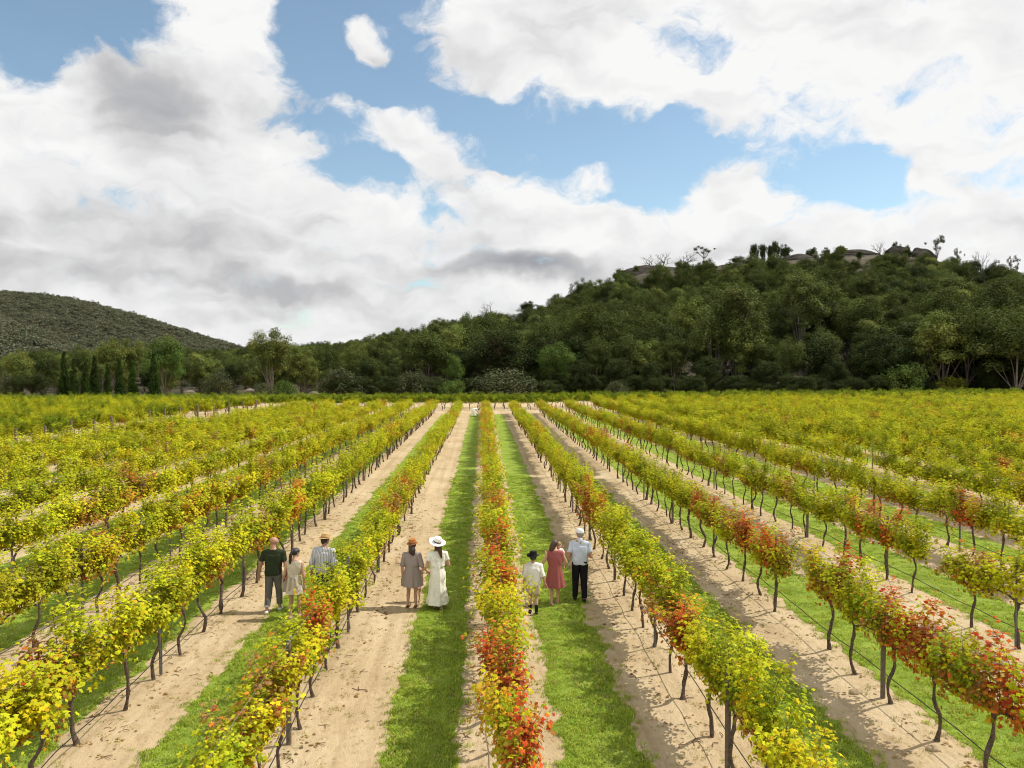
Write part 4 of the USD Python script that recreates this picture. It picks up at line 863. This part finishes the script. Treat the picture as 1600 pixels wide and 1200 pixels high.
def figure(name, label, px, py, h, rz, sk, skel, yaw=0, pitch=0, fat=1.0, hands=True):
    x, y, z = stand(px, py)
    root = thing(name, label, 'person', (x, y, z), rz, 'people strolling between the vine rows')
    J = skeleton(h, **skel); hb, P = head_bones(J, h, yaw, pitch)
    obj('body', fuse(body_bones(J, h, fat) + hb, .014), skin(sk), root, smooth=True)
    make_face(root, P, h)
    return root, J, P
def shoes(root, J, h, mat, name='shoe', high=.0):
    for i in (0, 1):
        f = J['ft', i]; b = [bone((f + V(0, -.032 * h, .02 * h), .0225 * h), (f + V(0, .09 * h, .014 * h), .0165 * h), (f + V(.014 * h, .062 * h, .016 * h), .0165 * h), (f + V(-.014 * h, .062 * h, .016 * h), .0165 * h))]
        if high: b.append(bone((f + V(0, -.02 * h, .02 * h), .024 * h), (J['an', i] + V(0, 0, high * h), .0235 * h)))
        obj(name, soft(cut(solid(b), .0), .02, 2), mat, root, smooth=50)
FAIR, TAN, ROSY = (.50, .29, .20), (.40, .215, .135), (.56, .32, .24)

# the bald man in the dark green T-shirt
r, J, P = figure('person', 'bald person in dark green T-shirt and grey jeans with turned up hems', 428, 957, 1.75, 0, TAN, dict(arms=(('side', 0), ('down', .6)), feet=((-.075, -.06), (.06, .08)), wide=1.08), yaw=.55, pitch=.2, fat=1.08)
obj('shirt', shirt(J, 1.75, .495 * 1.75, .62, .016, 1.1, 1), cloth('dark_green', (.030, .040, .020)), r, smooth=True)
obj('trousers', trousers(J, 1.75, .565 * 1.75, .095 * 1.75, .012, 1.12, 2, 1.06), cloth('grey_denim', (.13, .13, .125)), r, smooth=True)
for i in (0, 1): obj('turned_hem', soft(cut(cut(bone((J['an', i] + V(0, 0, .09), .056), (J['an', i] + V(0, .0, .0), .055)), .155), .195, False), .02, 1), cloth('pale_hem', (.36, .36, .35)), r, smooth=50)
shoes(r, J, 1.75, cloth('white_shoe', (.72, .72, .70)))
# the woman with the ponytail
r, J, P = figure('person', 'person with long dark ponytail, cream top and jumper tied at the waist', 461, 966, 1.58, -6, FAIR, dict(arms=(('side', 0), ('down', 0)), feet=((-.05, -.05), (.05, .06)), wide=.92), yaw=.5, pitch=.1, fat=.95)
H = 1.58
obj('top', shirt(J, H, .60 * H, .0, .012, .97, 5), cloth('cream', (.56, .50, .38)), r, smooth=True)
obj('skirt', skirt((0, 0), [(.635 * H, .15, .12), (.55 * H, .165, .135), (.36 * H, .20, .165)], 8, .07, 3), cloth('pale_beige', (.58, .53, .45)), r, smooth=60)
obj('tied_jumper', merged(soft(bone((V(.10, .02, .60 * H), .03), (V(.10, -.06, .60 * H), .03), (V(0, -.10, .60 * H), .03)), .02, 3), soft(bone((V(-.10, .02, .60 * H), .03), (V(-.10, -.06, .60 * H), .03), (V(0, -.10, .60 * H), .03)), .02, 3), soft(solid([bone((V(-.05, -.11, .59 * H), .035), (V(-.07, -.125, .44 * H), .045)), bone((V(.05, -.11, .59 * H), .035), (V(.08, -.125, .47 * H), .04))]), .02, 3)), cloth('beige_knit', (.44, .37, .28)), r, smooth=True)
obj('hair', fuse([bone((P(0, -.014, .016), .055 * H), (P(0, .012, .022), .052 * H)), bone((P(0, -.062, .03), .018 * H), (P(-.004, -.085, -.03), .023 * H)), bone((P(-.004, -.085, -.03), .023 * H), (P(-.008, -.082, -.11), .021 * H)), bone((P(-.008, -.082, -.11), .021 * H), (P(-.01, -.07, -.175), .007 * H))], .02), hair_mat((.012, .010, .010)), r, smooth=True)
shoes(r, J, H, cloth('tan_sandal', (.42, .30, .21)), 'sandal')
x, y, z = stand(461, 966)
bag = thing('shoulder_bag', 'beige cloth bag hanging at the left hip of the ponytailed person', 'bag', (x - .17, y + .02, z + .62), 8)
obj('bag_body', creased(soft(bone((V(-.09, -.03, 0), .03), (V(.10, -.03, 0), .03), (V(-.10, .03, .2), .025), (V(.09, .03, .2), .025)), .02, 2), 8, .01), cloth('bag', (.40, .33, .25)), bag, smooth=True)
obj('strap', tube(bez([[-.09, 0, .2], [-.02, 0, .36], [.06, 0, .50], [.08, 0, .36], [.09, 0, .2]], 14), .010, 5), cloth('strap', (.10, .07, .05)), bag, smooth=True)
# the man in the striped shirt
r, J, P = figure('person', 'person in straw hat and blue striped shirt half hidden by the vines', 507, 950, 1.72, -12, TAN, dict(arms=(('side', .3), ('fwd', .3)), wide=1.06), yaw=.4, pitch=.15, fat=1.1)
H = 1.72
obj('shirt', shirt(J, H, .47 * H, 1.75, .024, 1.12, 7), stripes('blue_stripe', (.66, .66, .65), (.28, .30, .36), 8.5), r, smooth=True)
obj('trousers', trousers(J, H, .56 * H, .06 * H, .012, 1.1, 4, 1.06), cloth('dark_blue', (.045, .05, .07)), r, smooth=True)
obj('hair', fuse([bone((P(0, -.014, .006), .054 * H), (P(0, .0, .012), .050 * H)), bone((P(0, -.03, -.03), .032 * H), (P(0, -.02, -.01), .04 * H))], .02), hair_mat((.02, .016, .012)), r, smooth=True)
wear_hat(r, J, H, 'straw_hat', (.52, .36, .16), .098, .115, .165, (.30, .15, .06), -.1, .08)
shoes(r, J, H, cloth('brown_shoe', (.10, .06, .04)))
# the woman in the grey dress with the brown hat
r, J, P = figure('person', 'person in tan felt hat and short grey gathered dress', 644, 950, 1.57, -8, FAIR, dict(arms=(('down', .3), ('linked', 0)), feet=((-.062, 0), (.055, .01)), wide=.95), yaw=.1, pitch=.25)
H = 1.57; g_cloth = stripes('grey_check', (.34, .285, .26), (.25, .205, .19), 26.0)
obj('dress', merged(shirt(J, H, .64 * H, .95, .022, .98, 9), skirt((0, 0), [(.70 * H, .150, .115), (.62 * H, .165, .135), (.50 * H, .21, .18), (.335 * H, .255, .215)], 9, .10, 5)), g_cloth, r, smooth=60)
obj('hair', fuse([bone((P(0, -.016, .01), .056 * H), (P(0, .008, .016), .052 * H)), bone((P(0, -.035, .0), .052 * H), (P(.012, -.05, -.085), .050 * H)), bone((P(.02, -.045, -.07), .048 * H), (P(.035, -.05, -.125), .028 * H))], .02), hair_mat((.030, .014, .009)), r, smooth=True)
wear_hat(r, J, H, 'felt_hat', (.42, .17, .05), .090, .115, .135, (.22, .09, .03), .08, -.05, .034, .008)
shoes(r, J, H, cloth('dark_sandal', (.14, .08, .05)), 'sandal')
# a child in front of her
r, J, P = figure('person', 'small child in pale pink, mostly hidden in front of the grey dress', 652, 941, .98, 0, ROSY, dict(arms=(('down', 0), ('down', 0)), wide=.9), fat=1.1)
H = .98
obj('dress', merged(shirt(J, H, .60 * H, .5, .018, 1.1, 13), skirt((0, 0), [(.66 * H, .10, .085), (.50 * H, .13, .11), (.36 * H, .16, .14)], 7, .08, 6)), cloth('pale_pink', (.60, .40, .36)), r, smooth=60)
obj('hair', fuse([bone((P(0, -.012, .016), .058 * H), (P(0, .01, .02), .054 * H))], .02), hair_mat((.09, .05, .025)), r, smooth=True)
# the woman in the long white dress
r, J, P = figure('person', 'person in wide white sun hat and long white dress', 684, 951, 1.63, 6, FAIR, dict(arms=(('linked', 0), ('chest', -1)), feet=((-.05, .02), (.05, -.06)), wide=.95), yaw=-.2, pitch=.3)
H = 1.63
obj('dress', merged(shirt(J, H, .62 * H, .55, .018, .98, 15), creased(trimesh.Trimesh(*skirt((0, 0), [(.67 * H, .158, .125), (.60 * H, .160, .135), (.52 * H, .185, .16), (.30 * H, .205, .185), (.075 * H, .255, .23)], 7, .11, 8, 72), process=False), 16, .02)), cloth('white_linen', (.82, .79, .70)), r, smooth=60)
obj('hair', fuse([bone((P(0, -.016, .004), .055 * H), (P(0, .004, .01), .052 * H)), bone((P(0, -.035, -.01), .046 * H), (P(.012, -.06, -.10), .034 * H)), bone((P(.012, -.06, -.10), .034 * H), (P(.03, -.058, -.20), .014 * H)), bone((P(-.02, -.04, -.03), .034 * H), (P(-.05, -.045, -.085), .014 * H))], .02), hair_mat((.050, .022, .014)), r, smooth=True)
wear_hat(r, J, H, 'sun_hat', (.80, .78, .74), 0.092, .12, .205, (.03, .025, .022), .24, .18, .030, .012)
shoes(r, J, H, cloth('tan_shoe', (.42, .30, .20)))
# the boy
r, J, P = figure('person', 'child in black hat, loose white shirt, beige shorts and black socks', 833, 961, 1.40, -4, FAIR, dict(arms=(('down', .2), ('side', 0)), feet=((-.05, .03), (.055, -.03)), wide=.98), yaw=0, pitch=.05, fat=.95)
H = 1.40
obj('shirt', shirt(J, H, .44 * H, .98, .030, 1.08, 21), cloth('white_shirt', (.80, .78, .74)), r, smooth=True)
obj('shorts', trousers(J, H, .56 * H, .335 * H, .022, 1.2, 22), cloth('beige_shorts', (.50, .43, .31)), r, smooth=True)
obj('hair', fuse([bone((P(0, -.014, -.004), .056 * H), (P(0, .0, .0), .052 * H))], .02), hair_mat((.05, .035, .022)), r, smooth=True)
wear_hat(r, J, H, 'black_hat', (.012, .012, .013), .088, .10, .15, (.02, .02, .02), .0, .0, .03, .018)
for i in (0, 1): obj('sock', soft(cut(bone((J['an', i] + V(0, -.006, .13), .043), (J['an', i], .033)), .05), .02, 1), cloth('black_sock', (.016, .016, .018)), r, smooth=50)
shoes(r, J, H, cloth('black_shoe', (.016, .016, .017)))
# the woman in the rose dress with the baby
r, J, P = figure('person', 'person in dusty rose sleeveless dress holding a baby to the shoulder', 867, 945, 1.56, 4, ROSY, dict(arms=(('hold', 0), ('hold', 0)), feet=((-.055, -.03), (.055, .04)), wide=.96), yaw=.35, pitch=-.02)
H = 1.56
obj('dress', merged(shirt(J, H, .62 * H, .0, .016, 1.0, 25), skirt((0, 0), [(.68 * H, .148, .12), (.60 * H, .155, .13), (.50 * H, .185, .155), (.285 * H, .255, .215)], 8, .09, 9)), cloth('rose', (.30, .09, .085)), r, smooth=60)
obj('hair', fuse([bone((P(0, -.014, .014), .056 * H), (P(0, .010, .018), .052 * H)), bone((P(-.01, -.03, .0), .05 * H), (P(-.035, -.05, -.075), .045 * H)), bone((P(-.035, -.05, -.075), .044 * H), (P(-.055, -.05, -.125), .022 * H))], .02), hair_mat((.055, .026, .014)), r, smooth=True)
shoes(r, J, H, cloth('pink_sandal', (.50, .30, .24)), 'sandal')
x, y, z = stand(867, 945); h = .68
def baby(x, y, z):
    root = thing('baby', 'fair haired baby in pale clothes looking over the shoulder of the rose dress', 'person', (x + .105, y + .14, z + .97), 180)
    q = {'pelvis': V(0, 0, .12), 'chest': V(0, .0, .28), 'neck': V(0, .0, .355), 'head': V(0, .015, .435)}
    b = [bone((q['pelvis'], .085), (q['chest'], .08)), bone((q['chest'] + V(.05, 0, .03), .04), (q['chest'] + V(-.05, 0, .03), .04), (q['neck'], .03)), bone((q['head'] + V(0, -.012, .012), .068), (q['head'] + V(0, .02, -.02), .052)), bone((q['head'] + V(0, .068, -.008), .008), (q['head'] + V(0, .072, -.014), .009)),
         bone((q['head'] + V(.066, -.005, 0), .012), (q['head'] + V(.066, -.003, -.015), .009)), bone((q['head'] + V(-.066, -.005, 0), .012), (q['head'] + V(-.066, -.003, -.015), .009))]
    for sd in (-1, 1):
        e, w = V(sd * .12, .06, .25), V(sd * .07, .13, .30); b += [bone((q['chest'] + V(sd * .075, 0, .03), .032), (e, .027)), bone((e, .027), (w, .02))] + hand(w, w - e, -sd, .62)
        k, a = V(sd * .13, .07, .06), V(sd * .12, .04, -.08); b += [bone((q['pelvis'] + V(sd * .05, 0, -.02), .06), (k, .045)), bone((k, .045), (a, .03)), bone((a, .028), (a + V(0, .05, -.02), .02))]
    obj('body', fuse(b, .012), skin((.60, .37, .29)), root, smooth=True)
    obj('romper', creased(soft(solid([bone((q['pelvis'], .096), (q['chest'], .091)), bone((q['chest'] + V(.05, 0, .03), .05), (q['chest'] + V(-.05, 0, .03), .05)), bone((q['chest'] + V(.075, 0, .03), .041), (V(.105, .04, .265), .036)), bone((q['chest'] + V(-.075, 0, .03), .041), (V(-.105, .04, .265), .036))]), .02, 3), 4, .006), cloth('pale_romper', (.66, .60, .56)), root, smooth=True)
    obj('hair', fuse([bone((q['head'] + V(0, -.016, .018), .070), (q['head'] + V(0, .01, .03), .064))], .015), hair_mat((.30, .19, .09)), root, smooth=True)
    for sd in (-1, 1): obj('eye', (np.array(trimesh.creation.icosphere(1, .009).vertices) + q['head'] + V(sd * .026, .062, .004), np.array(trimesh.creation.icosphere(1).faces)), MAT['iris'], root)
    obj('lips', bone((q['head'] + V(-.012, .068, -.034), .004), (q['head'] + V(.012, .068, -.034), .004)), MAT['lips'], root)
baby(x, y, z)
# the man in the pale blue polo shirt
r, J, P = figure('person', 'person in white cap, pale blue polo shirt and black trousers', 906, 939, 1.76, -4, TAN, dict(arms=(('fwd', 0), ('fwd', 0)), feet=((-.065, .04), (.06, -.035)), wide=1.0), yaw=-.5, pitch=.08, fat=1.06)
H = 1.76
obj('shirt', shirt(J, H, .51 * H, .66, .014, 1.08, 31), cloth('pale_blue', (.50, .56, .66)), r, smooth=True)
obj('collar', soft(cut(bone((J['neck'] + V(0, -.004, .0), .072), (J['neck'] + V(0, .0, .035), .060)), J['neck'][2] - .02), .02, 1), cloth('pale_blue', None), r, smooth=50)
obj('trousers', trousers(J, H, .56 * H, .05 * H, .014, 1.14, 32, 1.04), cloth('black', (.010, .010, .013)), r, smooth=True)
obj('hair', fuse([bone((P(0, -.018, -.006), .050 * H), (P(0, -.004, .0), .049 * H))], .02), hair_mat((.25, .22, .2)), r, smooth=True)
capm = solid([cut(bone((P(0, -.014, .018), .056 * H), (P(0, .016, .020), .052 * H)), 0, n=V(0, 0, 1), o=P(0, 0, .012)), bone((P(-.03, .045, .022), .006 * H), (P(.03, .045, .022), .006 * H), (P(-.02, .092, .012), .005 * H), (P(.02, .092, .012), .005 * H))])
obj('cap', soft(capm, .015, 2), cloth('white_cap', (.70, .69, .65)), r, smooth=50)
shoes(r, J, H, cloth('black_leather', (.014, .014, .015)))
# far away, someone in white bends towards the vines at the end of the grass
def bending(px, py):
    x, y, z = stand(px, py); H = 1.6
    root = thing('person', 'person in white bending into the vines at the far end of the grass', 'person', (x, y, z), -72, None)
    hip, chest, neck, head = V(0, -.08, .80), V(0, .26, .86), V(0, .40, .80), V(0, .52, .76)
    b = [bone((hip + V(.06, 0, 0), .10), (hip - V(.06, 0, 0), .10), (chest + V(.07, 0, 0), .09), (chest - V(.07, 0, 0), .09)), bone((chest, .07), (neck, .05)), bone((neck, .05), (head - V(0, .05, 0), .05)), bone((head, .085), (head + V(0, .05, -.03), .065)), bone((head + V(0, .095, -.05), .01), (head + V(0, .10, -.06), .013))]
    for sd in (-1, 1):
        e, w = V(sd * .20, .38, .62), V(sd * .14, .52, .46); b += [bone((chest + V(sd * .15, .04, 0), .045), (e, .036)), bone((e, .036), (w, .025))] + hand(w, w - e, -sd, 1.6)
        k, a = V(sd * .10, .03, .45), V(sd * .10, -.06, .07); b += [bone((hip + V(sd * .08, 0, -.02), .085), (k, .05)), bone((k, .05), (a, .03)), bone((a, .03), (a + V(0, -.03, -.045), .026), (a + V(0, .15, -.05), .02))]
    obj('body', fuse(b, .025), skin(FAIR), root, smooth=True)
    obj('blouse', creased(soft(solid([bone((hip + V(.06, 0, .02), .125), (hip + V(-.06, 0, .02), .125), (chest + V(.08, 0, .0), .112), (chest - V(.08, 0, 0), .112)), bone((chest + V(.15, .04, 0), .065), (V(.20, .36, .64), .055)), bone((chest + V(-.15, .04, 0), .065), (V(-.20, .36, .64), .055))]), .03, 3), 51, .012), cloth('white_linen', None), root, smooth=True)
    obj('skirt', skirt((0, -.07), [(.88, .15, .14), (.72, .24, .22), (.35, .30, .27), (.12, .34, .31)], 8, .12, 12), cloth('white_linen', None), root, smooth=60)
    obj('hair', fuse([bone((head + V(0, -.02, .025), .095), (head + V(0, .03, .02), .085))], .03), hair_mat((.05, .03, .02)), root, smooth=True)
bending(741, 651)

# ------------------------------------------------------------------ posts, wires and drip hoses of the trellis
def post_form(path, r, h, mat, square=False):
    root = stage.CreateClassPrim(path); root.SetTypeName('Xform')
    if square:
        m = soft(bone((V(0, 0, -.3), r), (V(.004, 0, h * .5), r * .97), (V(0, .004, h - r * .4), r * .95)).trim_by_plane([0, 0, -1], -h), .12, 1)
        obj('post_shaft', m, mat, root, smooth=50)
    else:
        obj('post_shaft', join([tube([[0, 0, -.3], [0, 0, h]], [r, r], 6), (np.array(trimesh.creation.box([r * 3.2, r * .5, h - .02]).vertices) + [0, 0, h / 2 + .01], np.array(trimesh.creation.box([1, 1, 1]).faces))]), mat, root, smooth=40)
    for z in (.98, 1.30, 1.58): obj('wire_clip', (np.array(trimesh.creation.box([.03, .03, .012]).vertices) + [r, 0, z], np.array(trimesh.creation.box([1, 1, 1]).faces)), MAT['wire'], root)
    return root.GetPath()
PF = {'steel': post_form('/World/steel_post_form', .017, 1.72, MAT['steel']), 'wood': post_form('/World/wood_post_form', .040, 1.52, MAT['wood'], True), 'end': post_form('/World/end_post_form', .095, 1.75, MAT['wood'], True)}
pg = rng(31)
for k in range(-5, 7):
    X, n, y = ROWS[k], {'steel': 0, 'wood': 0}, 8.4 + 2.1 * ((k * 7) % 5) / 2
    i = (k * 3) % 3
    while y < (44 if abs(k) < 3 else 36):
        a, b, w = project((X, y, 1.2))
        if -20 < a < 1620 and b < 1210:
            kind = 'wood' if i % 3 == 0 else 'steel'; n[kind] += 1
            copy_of(PF[kind], 'wooden_post' if kind == 'wood' else 'steel_post', f"{nth(n[kind])} {'wooden' if kind == 'wood' else 'thin steel'} post from the near edge in {SIDE(k)}", 'post', (X + pg.normal(0, .03), y, float(ground_z(X, y))), pg.uniform(0, 20), (1, 1, pg.uniform(.93, 1.04)), 'trellis posts in the vine rows')
        y += 4.8; i += 1
    ys_ = np.arange(6.5, Y_END, .6); zz = ground_z(np.full_like(ys_, X), ys_)
    o = thing('trellis_wires', f'thin grey trellis wires running along {SIDE(k)}', 'wire')
    for h in (.985, 1.30, 1.58): obj('wire', tube(np.column_stack([np.full_like(ys_, X + .015), ys_, zz + h]), np.full(len(ys_), .0022), 4), MAT['wire'], o)
    sag = .40 - .035 * np.sin(np.pi * ((ys_ - 8.4) % 4.8) / 4.8) + .012 * pg.randn(len(ys_))
    obj('irrigation_hose', tube(np.column_stack([X + .05 + .012 * pg.randn(len(ys_)), ys_, zz + sag]), np.full(len(ys_), .0085), 5), MAT['hose'], None, smooth=60, label=f'black drip hose strung low along {SIDE(k)}', category='hose')
ends = [(y, -29.6 + max(0, y - 75) * .16) for y in np.arange(49.75, 95, 3.25)]
for i, (y, x) in enumerate(ends):
    o = copy_of(PF['end'], 'end_post', f"grey wooden end post, {nth(i + 1)} from the left in the line closing the left vine block", 'post', (x, y, 0.0), pg.uniform(0, 90), (1, 1, pg.uniform(.95, 1.12)), 'end posts of the left vine block')
    if i == 4: UsdGeom.Xformable(o).AddRotateYOp().Set(-11.0)

# ------------------------------------------------------------------ grass, litter, clods, stones
def tuft(path, seed, n, hgt, spread, col):
    g = rng(seed); root = stage.CreateClassPrim(path); root.SetTypeName('Xform'); v, f, c = [], [], []
    for i in range(n):
        a = g.rand() * 6.283; b = np.array([*(g.randn(2) * spread * .5), 0]); d = np.array([math.cos(a), math.sin(a), 0]); h = hgt * g.uniform(.5, 1.2); w = np.array([-d[1], d[0], 0]) * g.uniform(.003, .006)
        m, e = b + d * h * .25 + [0, 0, h * .62], b + d * h * g.uniform(.5, .95) + [0, 0, h * g.uniform(.7, 1)]
        k = len(v); v += [b - w, b + w, m + w * .8, m - w * .8, e]; f += [[k, k + 1, k + 2], [k, k + 2, k + 3], [k + 3, k + 2, k + 4]]; c += [np.array(col) * g.uniform(.7, 1.35) * [g.uniform(.85, 1.2), 1, 1]] * 5
    obj('blades', (np.array(v), np.array(f)), MAT['blade'], root, colors=np.array(c)); return root.GetPath()
MAT['blade'] = leafy('grass_blade', .3, .7, .06, vary=.2)
TU = [tuft(f'/World/grass_tuft_form_{k:02d}', 700 + k, 22, .055, .085, c) for k, c in enumerate([(.33, .42, .055), (.285, .40, .05), (.37, .45, .075), (.36, .36, .12)])]
gg = rng(41); pos, rot, scl, idx = [], [], [], []
for k, (x0, x1) in GRASS.items():
    if not -4 <= k <= 4: continue
    for y0, y1, dens in ((8, 17, 150), (17, 26, 80), (26, 40, 32)):
        n = int((x1 - x0) * (y1 - y0) * dens * (1 if -2 <= k <= 1 else .55)); y = gg.uniform(y0, y1, n); t = gg.rand(n); ed = gg.rand(n) < .16
        t = np.where(ed, np.where(gg.rand(n) < .5, gg.normal(0, .09, n), gg.normal(1, .09, n)), t)
        jl = (fbm(np.full_like(y, 3.1 * k), y, .5, 40 + k, 5) - .5) * .6; jr = (fbm(np.full_like(y, 5.7 * k + 2), y, .5, 90 + k, 5) - .5) * .6
        x = (x0 + jl) * (1 - t) + (x1 + jr) * t; z = ground_z(x, y) + .006
        pos += list(zip(x, y, z)); rot += list(gg.uniform(0, 6.28, n)); s = gg.uniform(.7, 1.3, n) * np.where(np.abs(t - .5) > .45, .8, 1) * (1.25 if y0 > 20 else 1); scl += list(s); idx += list(gg.choice(4, n, p=[.34, .34, .24, .08]))
for k in range(-3, 4):                                             # stray weeds on the sand
    n = 260; y = gg.uniform(8.5, 30, n); x = ROWS[k] + gg.normal(0, .55, n); pos += list(zip(x, y, ground_z(x, y) - .004)); rot += list(gg.uniform(0, 6.28, n)); scl += list(gg.uniform(.4, .9, n)); idx += [3] * n
instancer('grass_tufts', TU, pos, rot, scl, idx, label='short mown grass blades growing in the strips between the rows', category='grass')
print('tufts', len(pos))
def bits(path, seed, kind):
    g = rng(seed); root = stage.CreateClassPrim(path); root.SetTypeName('Xform')
    if kind == 'leaf':
        n = 5; P = np.column_stack([g.randn(n) * .10, g.randn(n) * .10, np.abs(g.randn(n)) * .006 + .006]); C = np.array([(.26, .15, .07), (.22, .13, .06), (.36, .25, .11), (.20, .14, .09)])[g.randint(0, 4, n)]
        v, f, c = make_leaves(P, g.randn(n, 3), np.array([0, 0, 1.0]) + g.randn(n, 3) * .25, g.uniform(.025, .05, n), C, g); obj('leaves', (v, f), MAT['vine_leaf'], root, colors=c)
    elif kind == 'twig':
        obj('sticks', join([tube(bez([[0, 0, .008], [.06 + g.randn() * .02, g.randn() * .02, .015], [.13, g.randn() * .03, .008]] @ np.array([[math.cos(a), math.sin(a), 0], [-math.sin(a), math.cos(a), 0], [0, 0, 1]]) + [g.randn() * .08, g.randn() * .08, 0], 5), np.full(5, .0055), 4) for a in g.rand(3) * 6.28]), MAT['cane'], root)
    else:
        v, f = rock(seed, 1, 1, .6, .3, 1); obj('clod', (v * .035, f), MAT['clod'], root, smooth=True)
    return root.GetPath()
MAT['clod'] = plain('clod', (.36, .28, .175), .95, .1, .25, 20)
BI = [bits(f'/World/litter_form_{k:02d}', 800 + k, t) for k, t in enumerate(['leaf', 'leaf', 'leaf', 'twig', 'twig'])]; CL = [bits(f'/World/clod_form_{k:02d}', 820 + k, 'clod') for k in range(3)]
for nm, src, per, sd, sl, sh, lab, cat in (('leaf_litter', BI, 200, .50, .7, 1.3, 'fallen brown leaves and twigs lying under the vines', 'leaf litter'), ('soil_clods', CL, 500, .75, .2, .85, 'crumbs and clods of pale soil on the sandy strips', 'soil')):
    pos = []
    for k in range(-4, 5):
        n = per if -2 <= k <= 2 else per // 2; y = 7.5 + 27 * gg.rand(n) ** 1.2; x = ROWS[k] + gg.normal(0, sd, n); ok = np.ones(n, bool)
        for x0, x1 in GRASS.values(): ok &= ~((x > x0 - .05) & (x < x1 + .05))
        pos += list(zip(x[ok], y[ok], ground_z(x, y)[ok]))
    n = len(pos); s = sl + (sh - sl) * gg.rand(n) ** 2
    instancer(nm, src, pos, gg.uniform(0, 6.28, n), s, gg.randint(0, len(src), n), label=lab, category=cat)
for i, (px, py, s, lab) in enumerate([(30, 1044, .13, 'pale stone at the left photo edge under the third row left of centre'), (980, 928, .12, 'stone beside a trunk right of the person in the white cap'), (962, 912, .10, 'smaller stone just behind the stone right of the white cap'), (1338, 1085, .12, 'dark clod at a trunk foot in the second row right of centre'), (1460, 1176, .11, 'brown clod by a trunk near the lower right corner')]):
    x, y = ground_at(px, py, float(lift(ground_at(px, py)[0], 0)))
    o = thing('stone', lab, 'stone', (x, y, float(ground_z(x, y)))); obj('stone_face', rock(60 + i, s, s * .8, s * .55, .25, 2), MAT['clod'], o, smooth=70)
